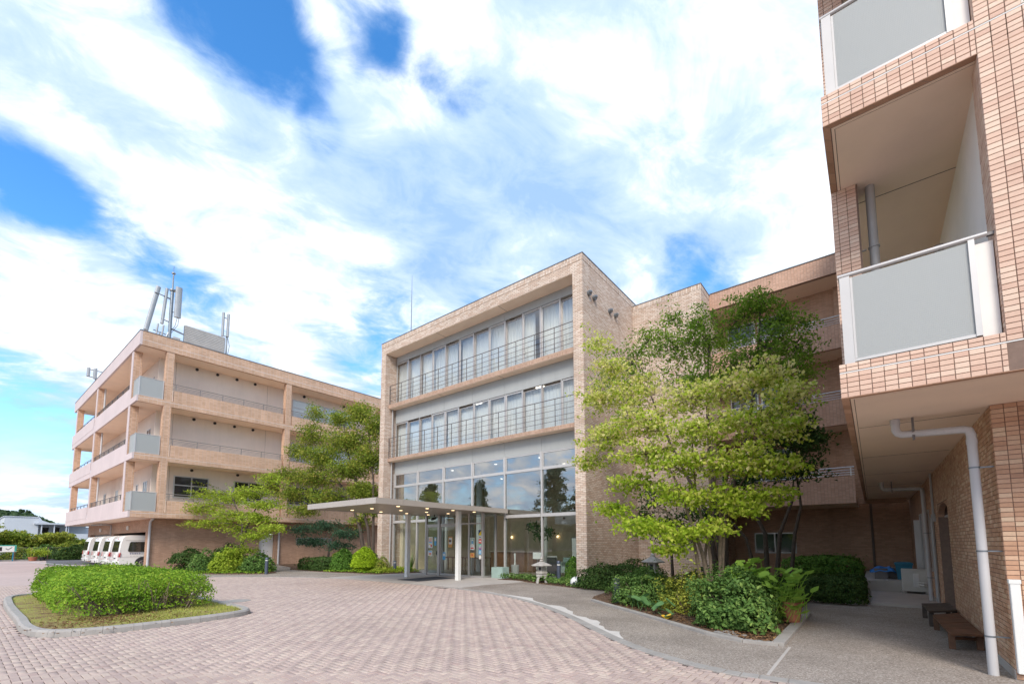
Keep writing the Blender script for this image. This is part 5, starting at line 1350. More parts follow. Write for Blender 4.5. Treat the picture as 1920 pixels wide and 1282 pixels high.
# ================================================================== STREET AND GARDEN FURNITURE
def bollard(x, y, label, h=.72, cat='bollard light'):
    t = thing('bollard_light', label, cat, (x, y, 0), 0, 'slate bollard lights'); r = .075
    MB().lathe([(r, 0), (r, h*.80)], n=16).build('shaft', M_BOLLARD, t, smooth=True)
    MB().lathe([(r*.8, h*.80), (r*.8, h*.86)], n=16).build('lens', M_PAPER, t, smooth=True)
    MB().lathe([(r, h*.86), (r*1.02, h*.97), (r*.8, h), (0.0, h)], n=16).build('cap', M_BOLLARD, t, smooth=True)
bollard(9.6, 22.86, 'slate bollard light at the shrub bed before the left building', .80)
bollard(14.05, 9.08, 'slate bollard light between stone lantern and brick corner', .82)
bollard(10.31, 4.98, 'slate bollard light half hidden by the front shrub bed', .62)
bollard(14.1, 18.9, 'slate bollard light beside the small bush left of the entrance', .6)
def lantern(x, y, label, kind, s=1.0):
    t = thing('stone_lantern', label, 'stone lantern', (x, y, 0), rnd.uniform(0, 1)); t.scale = (s, s, s)
    if kind == 'legs':
        for k in range(4):
            a = k*math.pi/2+.78
            MB().tube([(.24*math.cos(a), .24*math.sin(a), 0), (.20*math.cos(a), .20*math.sin(a), .16), (.12*math.cos(a), .12*math.sin(a), .26)], [.055, .05, .06], 6).build('leg', M_STONE, t, smooth=True)
        MB().lathe([(.22, .24), (.24, .30), (.24, .34), (.19, .36)], n=6).build('base_plate', M_STONE, t)
        MB().lathe([(.17, .36), (.25, .38), (.25, .45), (.17, .47)], n=6).build('platform', M_STONE, t)
        fb = MB().lathe([(.155, .47), (.155, .66)], n=6).build('fire_box', M_STONE, t)
        for k in range(3): MB().box(.125, -.04, .50, .15, .04, .62).build('opening', M_RUBBER, fb).rotation_euler = (0, 0, k*2.09+.52)
        MB().lathe([(.43, .665), (.45, .69), (.30, .75), (.12, .81), (.06, .83)], n=6).build('roof', M_STONE, t)
        MB().lathe([(.06, .83), (.085, .86), (.04, .9), (.075, .95), (.0, 1.02)], n=8).build('finial', M_STONE, t, smooth=True)
    else:
        MB().lathe([(.22, 0), (.20, .1), (.13, .14), (.12, .55), (.14, .58)], n=10).build('shaft', M_STONE, t, smooth=True)
        MB().lathe([(.14, .58), (.24, .64), (.24, .70), (.16, .72)], n=6).build('platform', M_STONE, t)
        fb = MB().lathe([(.15, .72), (.15, .96)], n=6).build('fire_box', M_STONE, t)
        for k in range(3): MB().box(.12, -.045, .76, .146, .045, .92).build('opening', M_RUBBER, fb).rotation_euler = (0, 0, k*2.09+.3)
        MB().lathe([(.33, .965), (.35, .99), (.2, 1.07), (.07, 1.14)], n=6).build('roof', M_STONE, t)
        MB().lathe([(.07, 1.14), (.08, 1.19), (.04, 1.22), (.0, 1.32)], n=8).build('finial', M_STONE, t, smooth=True)
lantern(13.72, 9.62, 'low granite snow lantern on four legs before the lobby glass', 'legs', .95)
lantern(12.6, 4.95, 'granite lantern on a round shaft rising from shrubs below the leafy tree', 'post', .95)
# helmet lying by the brick corner
HM = thing('helmet', 'white helmet with navy visor lying at the brick corner', 'helmet', (13.3, 7.9, 0.0), R(-88))
sh = MB(); n1_, n2_ = 14, 9
for i in range(n2_):
    th = math.pi*.62*i/(n2_-1)
    for j in range(n1_):
        ph = 2*math.pi*j/n1_
        sh.v.append((.21*math.sin(th)*math.cos(ph)*(1.12 if math.cos(ph) > 0 else 1.0), .19*math.sin(th)*math.sin(ph), .15+.20*math.cos(th)))
for i in range(n2_-1):
    for j in range(n1_): sh.f.append((i*n1_+j, (i+1)*n1_+j, (i+1)*n1_+(j+1) % n1_, i*n1_+(j+1) % n1_))
o = sh.build('shell', M_WHITE, HM, smooth=True); s_ = o.modifiers.new('thick', 'SOLIDIFY'); s_.thickness = .02
vz = MB()
for i in range(5):
    z = .08+.20*i/4
    for j in range(9):
        ph = -.95+1.9*j/8; k = math.sqrt(max(.05, 1-((z-.15)/.205)**2))
        vz.v.append((.243*k*math.cos(ph)-.0, -.0+.205*k*math.sin(ph)-.02, z))
for i in range(4):
    for j in range(8): vz.f.append((i*9+j, i*9+j+1, (i+1)*9+j+1, (i+1)*9+j))
o = vz.build('visor', M_NAVY, HM, smooth=True); s_ = o.modifiers.new('thick', 'SOLIDIFY'); s_.thickness = .012
for s in (-1, 1): MB().tube([(.02, s*.185, .14), (.02, s*.20, .14)], .045, 12).build('side_badge', M_NAVY, HM, smooth=True)
# benches
def bench(label, corners, z, mat, lw=.07):
    cxm = sum(c[0] for c in corners)/4; cym = sum(c[1] for c in corners)/4
    t = thing('bench', label, 'bench', (cxm, cym, 0))
    A, B, Cc_, D = [Vector((c[0]-cxm, c[1]-cym)) for c in corners]
    n = 4
    for k in range(n):
        a0, a1 = k/n+.006, (k+1)/n-.006
        poly = [A.lerp(D, a0), B.lerp(Cc_, a0), B.lerp(Cc_, a1), A.lerp(D, a1)]
        MB().prism([tuple(p) for p in poly], z-.032, z+rnd.uniform(-.003, .003)).build('seat_plank', mat, t, bevel=.004)
    ctr_ = (A+B+Cc_+D)/4
    for c in (A, B, Cc_, D):
        p = c.lerp(ctr_, .16); MB().box(p.x-lw/2, p.y-lw/2, 0, p.x+lw/2, p.y+lw/2, z-.033).build('leg', mat, t, bevel=.004)
    for s, e in ((A, B), (D, Cc_)):
        p = s.lerp(ctr_, .16); q = e.lerp(ctr_, .16); MB().tube([(p.x, p.y, z-.09), (q.x, q.y, z-.09)], .022, 4).build('apron', mat, t)
bench('low reddish brown wooden bench nearer the downpipe', [(8.72, -.75), (8.89, -1.10), (11.35, -1.10), (10.75, -.72)], .235, M_BENCHW)
bench('low dark weathered bench behind the reddish brown one', [(10.88, -.69), (11.38, -1.10), (12.6, -1.10), (12.2, -.67)], .275, M_BENCHD)
# things at the end of the passage
AC = thing('air_conditioner', 'ivory air conditioner outdoor unit standing in the passage', 'air conditioner', (17.05, -.80, .05))
box('casing', M_AC, AC, -.14, -.32, .06, .14, .24, .68, bevel=.015); box('foot', M_CONC, AC, -.18, -.34, 0, .18, -.24, .06); box('foot', M_CONC, AC, -.18, .16, 0, .18, .26, .06)
box('service_cover', M_WHITE, AC, -.16, -.12, .18, -.141, .0, .56, bevel=.008); tube('hose', M_AC, AC, [(-.14, -.1, .25), (-.22, -.2, .24), (-.18, -.32, .2), (.05, -.36, .15)], .025, 8); tube('hose', M_AC, AC, [(-.14, -.1, .32), (-.24, -.22, .31), (-.2, -.36, .28), (.05, -.40, .3)], .02, 8)
bn = thing('storage_bin', 'teal plastic bin with lid on the raised apron beside the air conditioner', 'bin', (18.1, -.66, .362))
MB().lathe([(.22, 0), (.27, .42), (.29, .43), (.29, .46)], n=4).build('tub', M_BIN, bn).rotation_euler = (0, 0, .785); MB().lathe([(.30, .461), (.30, .49), (.2, .52), (0, .52)], n=4).build('lid', M_BIN, bn).rotation_euler = (0, 0, .785)
tp = MB(); N_ = 10
for i in range(N_):
    for j in range(N_):
        u, w = i/(N_-1)-.5, j/(N_-1)-.5; r_ = max(abs(u), abs(w))
        tp.v.append((u*.6, w*.62, .30-.6*max(0, r_-.28)+.03*math.sin(9*u+3*w)+.02*math.sin(14*w)))
for i in range(N_-1):
    for j in range(N_-1): tp.f.append((i*N_+j, (i+1)*N_+j, (i+1)*N_+j+1, i*N_+j+1))
tarp = tp.build('blue_tarp', M_TARP, None, smooth=True); tarp.location = (18.2, -.16, .40); tag(tarp, 'bright blue tarp draped over crates on the raised apron', 'tarp'); s_ = tarp.modifiers.new('thick', 'SOLIDIFY'); s_.thickness = .008
for (x, y, z, lb) in ((18.15, -.12, .362, 'dark crate under the blue tarp on the raised apron'), (18.75, -.38, .362, 'dark crate between the tarp and the teal bin')):
    cr_ = thing('crate', lb, 'crate', (x, y, z)); m = MB()
    for s in (-1, 1): m.box(s*.2-.012, -.15, 0, s*.2+.012, .15, .30); m.box(-.188, s*.15-.012, 0, .188, s*.15+.012, .30)
    m.box(-.188, -.138, 0, .188, .138, .02); m.build('box', M_RAIL, cr_); box('rim', M_RAIL, cr_, -.22, -.17, .301, .22, .17, .315)
# ================================================================== LOBBY FURNITURE
PT = thing('potted_tree', 'tall potted indoor tree behind the lobby glass', 'potted plant', (15.75, 11.05, .02))
MB().lathe([(.17, 0), (.22, .36), (.235, .38), (.235, .42), (.20, .42)], n=16).build('pot', M_WHITE, PT, smooth=True)
tube('stem', M_BARK, PT, [(0, 0, .4), (.02, .03, 1.2), (-.02, .12, 1.7), (.0, .32, 2.05)], .022, 6); tube('stem', M_BARK, PT, [(.02, -.02, .4), (.0, -.05, 1.5), (.05, -.25, 1.9)], .018, 6)
Pq, _ = sprays([((0, .35, 2.1), (.3, .3, .25), 1), ((.05, -.3, 1.95), (.35, .4, .35), 1), ((0, 0, 1.7), (.25, .3, .3), .5)], 14, 7, .2, .05)
leaves('foliage', Pq, M_DARKLEAF, PT, .20, .25, .2, droop=.5)
for i, (x, y, rz, lb) in enumerate(((17.2, 9.3, .3, 'pale green lobby sofa nearest the brick pier'), (17.6, 10.4, .25, 'pale green lobby sofa behind the stone lantern'), (18.8, 9.0, .3, 'pale green lobby sofa at the back by the brick pier'))):
    sf = thing('sofa', lb, 'sofa', (x, y, .02), rz, 'pale green lobby sofas')
    box('seat', M_GREENSEAT, sf, -.40, -.75, .12, .40, .75, .42, bevel=.03); box('backrest', M_GREENSEAT, sf, .25, -.75, .42, .42, .75, .78, bevel=.03)
    for s in (-1, 1): box('armrest', M_GREENSEAT, sf, -.40, s*.66-.06, .42, .25, s*.66+.06, .58, bevel=.02)
rd = thing('reception_desk', 'brown wooden reception desk inside the doors', 'desk', (18.4, 14.6, .02)); box('front', M_WOOD, rd, -.3, -1.4, 0, .3, 1.4, .98); box('top', M_LOBBYFLOOR, rd, -.38, -1.45, .981, .36, 1.45, 1.02)
for (x, y, lb) in ((17.0, 15.9, 'brown lobby table left of the sliding doors'), (16.6, 17.5, 'brown lobby table behind the left glass')):
    tb = thing('table', lb, 'table', (x, y, .02), 0, 'lobby tables'); box('top', M_WOOD, tb, -.4, -.6, .68, .4, .6, .72)
    for a in (-1, 1):
        for b in (-1, 1): box('leg', M_WOOD, tb, a*.36-.02, b*.55-.02, 0, a*.36+.02, b*.55+.02, .679)
es = thing('easel_sign', 'narrow white standing sign board inside the lobby', 'sign', (16.9, 10.05, .02)); box('board', M_PAPER, es, -.01, -.17, .75, .01, .17, 1.65); box('frame', M_GALV, es, .011, -.19, .70, .03, .19, 1.69); tube('leg', M_GALV, es, [(.03, 0, 1.6), (.3, 0, 0)], .012, 5); tube('leg', M_GALV, es, [(.02, -.15, .8), (-.05, -.17, 0)], .012, 5); tube('leg', M_GALV, es, [(.02, .15, .8), (-.05, .17, 0)], .012, 5)
ab = thing('folding_board', 'dark folding board standing behind the lobby glass', 'sign', (15.9, 10.62, .02), .2); box('panel', M_RUBBER, ab, -.01, -.22, .05, .01, .22, .85); o = box('back_panel', M_FRAMEL, ab, .05, -.22, 0.0, .07, .22, .9); 
pb = box('planter_box', M_GREENSEAT, None, 14.38, 12.05, 0.0, 14.80, 12.66, .46); tag(pb, 'pale green planter box beside the entrance glass', 'planter')
cardh = thing('card_holder', 'small white notice card on the lobby floor stand', 'sign', (15.45, 11.05, .02)); box('card', M_PAPER, cardh, -.006, -.22, .78, .006, .22, 1.06); tube('pole', M_GALV, cardh, [(0.02, 0, 0), (0.02, 0, 1.0)], .012, 6)
ub = thing('umbrella_stand', 'grey umbrella stand with white umbrellas right of the doors', 'umbrella stand', (15.6, 12.35, .02)); MB().lathe([(.16, 0), (.18, .5)], n=12).build('tub', M_PIPEG, ub)
for k in range(3): tube('umbrella', M_WHITE, ub, [(.05*k-.05, 0, .3), (.08*k-.1, .1*k-.1, 1.0)], [.05, .012], 6)

# ================================================================== PLANTING
bed = [(10.42, 5.76), (9.93, 5.13), (9.07, 3.92), (8.35, 2.97), (7.80, 2.22), (7.53, 1.62), (7.60, 1.16), (11.2, 1.10), (11.2, 1.36), (22.7, 1.36), (22.7, 4.9), (18.6, 5.0), (18.6, 7.9), (13.0, 7.9), (12.9, 6.4), (11.2, 6.1)]
b_ = MB().prism(bed, -.03, .02).build('planting_bed', M_SOIL); tag(b_, 'dark leafy soil bed under the trees by the brick wall', kind='structure')
bd = bed[:7]
for a, c in zip(bd[:-1], bd[1:]):
    A_, B_ = Vector(a), Vector(c); L = (B_-A_).length; k = max(1, round(L/.6)); d = (B_-A_).normalized(); nr = Vector((d.y, -d.x))*-1
    for i in range(k):
        p, q = A_.lerp(B_, i/k+.004), A_.lerp(B_, (i+1)/k-.004); w = Vector((d.y, -d.x))*.09
        MB().prism([tuple(p-w), tuple(p+w*.2), tuple(q+w*.2), tuple(q-w)], -.02, .045).build('edging_stone', M_KERB, b_, bevel=.006)
for i in range(6):
    x0 = 7.62+i*.6; MB().prism([(x0, 1.09), (x0+.594, 1.09), (x0+.594, 1.25), (x0, 1.25)], -.02, .05).build('edging_stone', M_KERB, b_, bevel=.006)
MB().prism([(7.75, 1.75), (8.0, 1.65), (8.25, 1.95), (8.0, 2.15)], .0, .035).build('stepping_stone', M_KERB, b_)
litter('bed_leaf_litter', lambda: (lambda x: (x, rnd.uniform(1.2, min(5.4, (x-7.4)*1.45+1.2))))(rnd.uniform(7.6, 11.0)), 1500, .055, .03, 'brown fallen leaves on the soil of the front bed')
bl = [(7.35, 32.4), (7.2, 27.2), (7.6, 25.6), (8.7, 23.9), (9.6, 23.0), (10.4, 23.6), (11.2, 26.5), (12.4, 32.4)]
o = MB().prism(bl, -.03, .02).build('planting_bed', M_SOIL); tag(o, 'soil bed along the left building wall', kind='structure')
br = [(12.0, 25.6), (12.1, 22.2), (12.6, 20.0), (12.8, 18.3), (14.9, 17.7), (14.9, 20.2), (14.2, 20.6), (14.2, 32.4), (14.5, 32.4), (13.0, 27.2)]
br = [(12.0, 25.6), (12.1, 22.2), (12.6, 20.0), (12.8, 18.3), (14.88, 17.7), (14.88, 20.2), (14.2, 20.2), (14.2, 20.7), (22, 20.7), (22, 32.4), (14.2, 32.4), (13.2, 28)]
o = MB().prism(br, -.03, .02).build('planting_bed', M_SOIL); tag(o, 'soil bed left of the brick entrance block', kind='structure')
bf = [(13.9, 11.9), (13.95, 11.0), (13.40, 9.2), (12.95, 7.7), (13.0, 7.95), (14.2, 7.95), (14.2, 8.5), (14.86, 8.5), (14.86, 12.0)]
bf = [(13.9, 11.9), (13.95, 11.0), (13.40, 9.2), (12.98, 7.95), (14.2, 7.95), (14.2, 8.5), (14.86, 8.5), (14.86, 12.0)]
o = MB().prism(bf, -.03, .025).build('planting_bed', M_SOIL); tag(o, 'soil strip of ground cover before the lobby glass', kind='structure')
# trees
tree('dogwood_tree', 'broad multi stemmed tree with yellow green leaves before the brick wall', 'tree', (10.25, 2.7), [[(10.2,2.7,0),(10.2,2.9,1.22),(10.0,3.12,2.14),(9.8,3.34,2.96),(9.9,3.92,3.9)],[(10.25,2.72,0),(10.2,2.76,1.33),(10.3,3.02,2.51),(10.2,3.03,3.58),(10.3,3.0,4.57)],[(10.3,2.62,0),(10.3,2.57,1.33),(10.4,2.53,2.37),(10.4,2.28,3.28),(10.5,2.04,4.43)],[(10.32,2.6,0),(10.35,2.52,1.33),(10.6,2.48,2.26),(10.6,2.05,2.93),(10.7,1.46,3.9)],[(10.2,2.78,0),(10.25,2.87,1.16),(10.6,2.84,2.16),(10.7,2.65,3.12),(10.8,2.81,4.27)],[(10.15,2.85,0),(10.1,3.05,1.56),(9.9,3.55,2.15),(9.9,4.28,2.75)]], [[[10.1,5.3,6.66],[0.42,0.42,0.47],0.35],[[10.4,4.98,5.97],[0.59,0.59,0.36],0.6],[[10.3,5.33,5.24],[0.65,0.65,0.47],0.9],[[10.6,4.44,5.27],[0.85,0.85,0.46],0.9],[[9.9,3.91,4.27],[0.89,0.89,0.44],1.2],[[10.4,3.14,4.81],[0.83,0.83,0.42],1.1],[[10.5,2.2,4.88],[0.74,0.74,0.37],1],[[10.7,1.56,5.08],[0.56,0.56,0.32],0.7],[[10.6,1.18,4.56],[0.44,0.44,0.31],0.6],[[9.8,2.66,3.92],[0.86,0.86,0.41],1.3],[[10.4,1.76,4.0],[0.7,0.7,0.38],1],[[10.3,1.23,3.78],[0.38,0.38,0.3],0.5],[[10.2,5.07,4.19],[0.75,0.75,0.4],0.9],[[10.5,5.7,3.62],[0.57,0.57,0.23],0.5],[[9.8,3.89,3.5],[0.87,0.87,0.36],1.1],[[9.6,2.84,3.17],[0.8,0.8,0.36],1.2],[[10.0,1.96,3.18],[0.68,0.68,0.35],1.1],[[10.3,1.35,3.04],[0.5,0.5,0.23],0.7],[[10.1,4.36,2.9],[0.69,0.69,0.25],0.7],[[9.8,3.15,2.54],[0.67,0.67,0.28],0.9],[[10.1,2.27,2.44],[0.65,0.65,0.27],0.9],[[10.4,1.54,2.47],[0.41,0.41,0.17],0.5],[[9.9,4.83,2.27],[0.48,0.48,0.2],0.5],[[9.6,3.98,1.86],[0.64,0.64,0.24],0.9],[[9.7,3.2,1.68],[0.53,0.53,0.18],0.7],[[9.8,2.63,1.83],[0.4,0.4,0.18],0.4],[[10.0,1.96,2.15],[0.39,0.39,0.15],0.4],[[9.6,3.33,1.34],[0.33,0.33,0.11],0.35]], M_DOGWOOD, M_BARK, .088, 60, 18, .34, .03, .55, .5, .62, trunk_r=.045, droop=.45, turned_sunlit=(M_TURNED_SUNLIT, 2.2, 4.6, .75))
tree('maple_tree', 'taller green maple rising behind the yellow green tree', 'tree', (13.6, 3.35), [[(13.6,3.35,0),(13.5,3.41,2.03),(13.6,3.57,4.05),(13.7,3.6,5.83),(13.8,3.49,7.47)],[(13.6,3.3,0),(13.6,3.21,2.33),(13.8,2.62,4.41),(13.9,2.29,6.22),(14.0,2.15,8.02)],[(13.55,3.4,0),(13.5,3.68,2.34),(13.6,4.64,4.35),(13.7,5.3,6.18)]], [[[13.6,5.95,7.2],[0.87,0.87,0.88],0.9],[[13.8,5.37,8.01],[0.7,0.7,0.7],0.6],[[13.6,6.92,7.25],[0.49,0.49,0.91],0.3],[[13.7,4.4,7.52],[0.89,0.89,0.74],1],[[13.7,4.54,8.43],[0.3,0.3,0.67],0.25],[[13.9,3.52,7.51],[0.87,0.87,0.72],1],[[13.8,3.77,8.14],[0.51,0.51,0.57],0.5],[[14.1,2.8,8.03],[0.5,0.5,0.71],0.5],[[14.0,2.07,8.31],[0.55,0.55,0.38],0.6],[[14.1,2.43,8.39],[0.31,0.31,0.44],0.4],[[14.1,1.72,7.68],[0.61,0.61,0.6],0.7],[[13.9,1.36,6.73],[0.52,0.52,0.58],0.7],[[13.8,1.2,7.32],[0.32,0.32,0.28],0.25],[[13.8,2.1,6.91],[0.8,0.8,0.67],1],[[13.8,1.39,5.97],[0.58,0.58,0.43],0.6],[[13.6,2.76,6.4],[0.95,0.95,0.6],1],[[13.4,3.88,6.29],[0.99,0.99,0.63],1],[[13.9,6.11,6.04],[0.64,0.64,0.71],0.4],[[13.9,1.69,5.18],[0.78,0.78,0.58],0.8]], M_MAPLE, M_DARKBARK, .085, 64, 24, .42, .06, .5, .5, .5, trunk_r=.09, droop=.5)
tree('dark_maple_tree', 'dark leafed tree with bent bare trunks beside the passage', 'tree', (14.0, 1.75), [[(14.0,1.82,0),(14.0,1.62,1.71),(14.05,1.45,2.42),(14.1,1.5,3.14),(14.0,1.5,4.14)],[(13.9,2.13,0),(13.9,1.95,1.72),(14.0,1.64,2.57),(14.0,1.58,3.13)],[(14.0,2.3,0),(13.9,2.3,1.72),(13.9,2.59,2.46),(13.9,2.69,3.22)],[(13.8,2.46,0),(13.7,2.72,1.58),(13.7,3.11,2.1)]], [[[14.0,1.54,4.58],[0.52,0.52,0.43],0.8],[[14.1,1.28,4.05],[0.46,0.46,0.4],0.7],[[14.0,1.94,4.2],[0.66,0.66,0.44],0.9],[[14.1,1.43,3.42],[0.51,0.51,0.31],0.8],[[13.9,2.15,3.47],[0.59,0.59,0.37],0.8],[[14.0,2.78,3.24],[0.55,0.55,0.38],0.6],[[14.1,1.09,4.31],[0.32,0.32,0.25],0.4]], M_DARKLEAF, M_DARKBARK, .10, 55, 18, .40, .05, .6, .4, .5, trunk_r=.065)
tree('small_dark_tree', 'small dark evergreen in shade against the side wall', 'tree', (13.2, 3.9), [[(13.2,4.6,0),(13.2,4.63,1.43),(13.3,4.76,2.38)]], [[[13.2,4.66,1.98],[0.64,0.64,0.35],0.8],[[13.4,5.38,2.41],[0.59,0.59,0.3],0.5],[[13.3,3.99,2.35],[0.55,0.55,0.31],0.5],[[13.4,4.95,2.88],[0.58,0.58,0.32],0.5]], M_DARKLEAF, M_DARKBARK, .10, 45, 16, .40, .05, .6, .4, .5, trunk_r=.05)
tree('bright_maple_tree', 'small layered bright green maple before the left building', 'tree', (9.5, 25.8), [[(9.5,25.8,0),(9.5,25.83,0.87),(9.5,25.68,2.4),(9.6,27.62,4.07)],[(9.5,25.75,0),(9.5,25.93,0.59),(9.6,25.45,2.25),(9.7,24.07,3.85)]], [[[9.5,33.58,5.21],[1.04,1.04,0.27],0.5],[[9.8,31.14,4.48],[1.23,1.23,0.32],0.8],[[9.3,30.74,3.62],[1.19,1.19,0.32],0.7],[[9.7,28.27,3.97],[1.22,1.22,0.3],0.9],[[9.8,25.67,4.25],[1.02,1.02,0.34],0.9],[[9.8,23.17,4.65],[0.72,0.72,0.37],0.5],[[9.9,24.2,3.46],[0.93,0.93,0.25],0.8],[[9.4,26.54,2.98],[1.15,1.15,0.26],0.9],[[9.3,29.71,2.64],[1.11,1.11,0.25],0.7],[[9.7,24.26,2.77],[0.93,0.93,0.24],0.7],[[9.8,22.93,2.26],[0.61,0.61,0.18],0.6],[[9.6,24.55,1.91],[0.78,0.78,0.22],0.6],[[9.5,26.72,2.28],[0.77,0.77,0.23],0.4],[[9.5,25.18,1.15],[0.64,0.64,0.19],0.4],[[9.5,25.44,0.55],[0.4,0.4,0.25],0.3]], M_BRIGHT, M_DARKBARK, .12, 62, 20, .60, .05, .9, .5, .55, trunk_r=.09, droop=.2)
tree('autumn_maple_tree', 'large maple with bronze tinted leaves left of the entrance block', 'tree', (14.4, 25.5), [[(14.2,21.05,0),(14.2,21.47,2.28),(14.3,22.66,4.42),(14.4,24.18,7.1),(14.5,24.73,8.67)],[(14.2,21.49,0),(14.2,22.24,2.29),(14.2,23.41,4.16),(14.2,26.88,6.75)],[(14.3,21.05,0),(14.4,21.28,2.57),(14.5,21.53,4.95),(14.6,22.34,8.13)]], [[[14.3,27.97,9.89],[0.31,0.31,0.77],0.25],[[14.3,28.21,8.51],[0.88,0.88,0.77],0.6],[[14.6,25.23,9.11],[0.89,0.89,0.59],0.5],[[14.6,23.2,9.08],[0.85,0.85,0.69],0.7],[[14.7,21.96,8.09],[0.69,0.69,0.92],0.6],[[14.3,23.75,7.51],[1.36,1.36,0.82],1.2],[[14.1,26.38,6.84],[1.34,1.34,0.79],1],[[14.1,29.15,7.54],[0.95,0.95,0.56],0.5],[[14.5,22.1,6.22],[0.95,0.95,0.91],1],[[14.2,23.78,5.75],[1.35,1.35,0.69],1],[[14.0,27.08,5.56],[1.38,1.38,0.67],0.9],[[14.0,30.3,6.04],[1.13,1.13,0.5],0.5],[[14.0,29.81,4.74],[1.21,1.21,0.49],0.6],[[14.2,25.45,4.29],[1.39,1.39,0.58],0.9],[[14.4,22.39,4.41],[1.03,1.03,0.6],0.9],[[14.5,21.47,3.46],[0.74,0.74,0.41],0.5],[[14.1,28.48,3.62],[0.93,0.93,0.34],0.4],[[14.1,32.43,5.31],[0.84,0.84,0.37],0.3],[[14.5,22.73,2.76],[0.55,0.55,0.18],0.2]], M_OLIVE, M_DARKBARK, .125, 130, 24, .62, .09, .6, .45, .5, trunk_r=.12, droop=.4)
tree('garden_pine_tree', 'low cloud pruned dark pine against the left building wall', 'tree', (13.6, 27.0), [[(13.6,24.58,0),(13.6,24.35,1.1),(13.6,24.71,2.02)]], [[[13.6,27.37,2.32],[1.04,1.04,0.26],0.8],[[13.7,24.92,2.49],[0.95,0.95,0.28],0.8],[[13.8,22.9,2.0],[0.8,0.8,0.27],0.8],[[13.5,25.83,1.56],[0.97,0.97,0.22],0.7],[[13.7,23.52,1.35],[0.81,0.81,0.21],0.6]], M_PINE, M_DARKBARK, .15, 55, 22, .5, .08, .7, .3, .22, trunk_r=.1)
# shrubs of the front bed
GB = 'shrubs of the bed under the leafy trees'
shrub('shrub', 'rounded green shrub at the left tip of the front bed', (10.45, 4.35), .62, .72, .78, M_SHRUB, 5200, .058, group=GB, rough=.14)
shrub('shrub', 'yellowish open shrub in the middle of the front bed', (9.85, 3.15), .50, .60, .80, M_YSHRUB, 2600, .05, group=GB, rough=.2)
shrub('shrub', 'grey green shrub between the yellowish one and the large front shrub', (9.6, 2.5), .50, .50, .80, M_SHRUB, 3000, .062, group=GB, rough=.2)
shrub('shrub', 'large glossy shrub at the front of the bed near the paving corner', (8.85, 1.98), .72, .62, .82, M_SHRUB, 6200, .075, group=GB, rough=.2, power=2.8)
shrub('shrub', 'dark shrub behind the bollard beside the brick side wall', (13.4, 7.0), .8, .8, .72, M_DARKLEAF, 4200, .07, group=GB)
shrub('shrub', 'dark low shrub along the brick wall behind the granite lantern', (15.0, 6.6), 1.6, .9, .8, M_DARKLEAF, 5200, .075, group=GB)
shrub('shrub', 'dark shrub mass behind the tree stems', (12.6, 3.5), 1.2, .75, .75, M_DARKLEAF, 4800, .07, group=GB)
shrub('shrub', 'green shrub behind the yellowish one at the lantern foot', (11.2, 4.7), .8, .7, .70, M_SHRUB, 4200, .065, group=GB)
hg = shrub('clipped_hedge', 'long dark clipped hedge along the passage edge', (13.9, 1.95), .62, 1.0, .62, M_DARKLEAF, 1, .06, cat='hedge')
bpy.data.objects.remove(hg.children[0]) if False else None
def boxhedge(name, label, x0, x1, y0, y1, h, mat, n, leaf=.06, group=None):
    return shrub(name, label, ((x0+x1)/2, (y0+y1)/2), (x1-x0)/2, (y1-y0)/2, h, mat, n, leaf, power=5.5, rough=.04, cat='hedge', group=group, stems=14)
for c in list(hg.children): bpy.data.objects.remove(c)
bpy.data.objects.remove(hg)
boxhedge('clipped_hedge', 'dark clipped hedge at the edge of the passage', 13.35, 17.4, .22, 1.55, .56, M_DARKLEAF, 9000, .07)
boxhedge('clipped_hedge', 'lighter green clipped hedge against the back wall behind the dark hedge', 17.6, 22.5, .35, 2.6, .95, M_CONIFER, 9000, .09)
boxhedge('clipped_hedge', 'dark clipped hedge behind the potted hydrangea', 11.6, 13.3, 1.5, 2.7, .62, M_DARKLEAF, 5200, .07)
# big leaved butterbur at the bed edge
def bigleaf_plant(name, label, cat, loc, specs, mat, lobes=0.0, stemm=None, cup=.16):
    t = thing(name, label, cat, loc)
    for (x, y, z, r, tilt, az, mt) in specs:
        m = MB(); n = 14
        m.v.append((0, 0, -cup*r)); 
        for q in range(2):
            rr = (.55, 1.0)[q]*r
            for k in range(n):
                a = 2*math.pi*k/n; e = 1-.35*math.exp(-((a-math.pi)/.28)**2) if lobes == 0 else 1
                if lobes: e = (1.25 if abs(math.cos(a)) > .95 and math.cos(a) > 0 else 1.0)*(1-.32*abs(math.sin(a)))
                m.v.append((rr*e*math.cos(a), rr*e*math.sin(a), cup*r*((rr/r)**2-1)+.05*r*math.sin(3*a+x*9)*q))
        for k in range(n):
            m.f.append((0, 1+k, 1+(k+1) % n)); m.f.append((1+k, 1+n+k, 1+n+(k+1) % n, 1+(k+1) % n))
        o = m.build('leaf', mt or mat, t, smooth=True); o.location = (x, y, z); o.rotation_euler = (tilt*math.cos(az), tilt*math.sin(az), az)
        tube('leaf_stalk', stemm or mat, o, [(0, 0, -cup*r), tuple(Matrix.Rotation(-az, 3, 'Z') @ Vector((-x*.45, -y*.45, -min(z*.9, .22))))], .005, 4)
    return t
sp_ = []
for k in range(13):
    a = rnd.uniform(0, 1); p = Vector((9.75, 4.35)).lerp(Vector((8.75, 3.12)), k/12)
    sp_.append((p.x-9.2+rnd.uniform(-.02, .22), p.y-3.7+rnd.uniform(-.10, .12), rnd.uniform(.10, .34), rnd.uniform(.085, .135), rnd.uniform(.3, .9), rnd.uniform(0, 6.28), None))
sp_.append((-.42, -.52, .07, .085, .6, 2.0, M_YELLOWLEAF)); sp_.append((-.35, -.42, .05, .065, .4, 3.0, M_YELLOWLEAF))
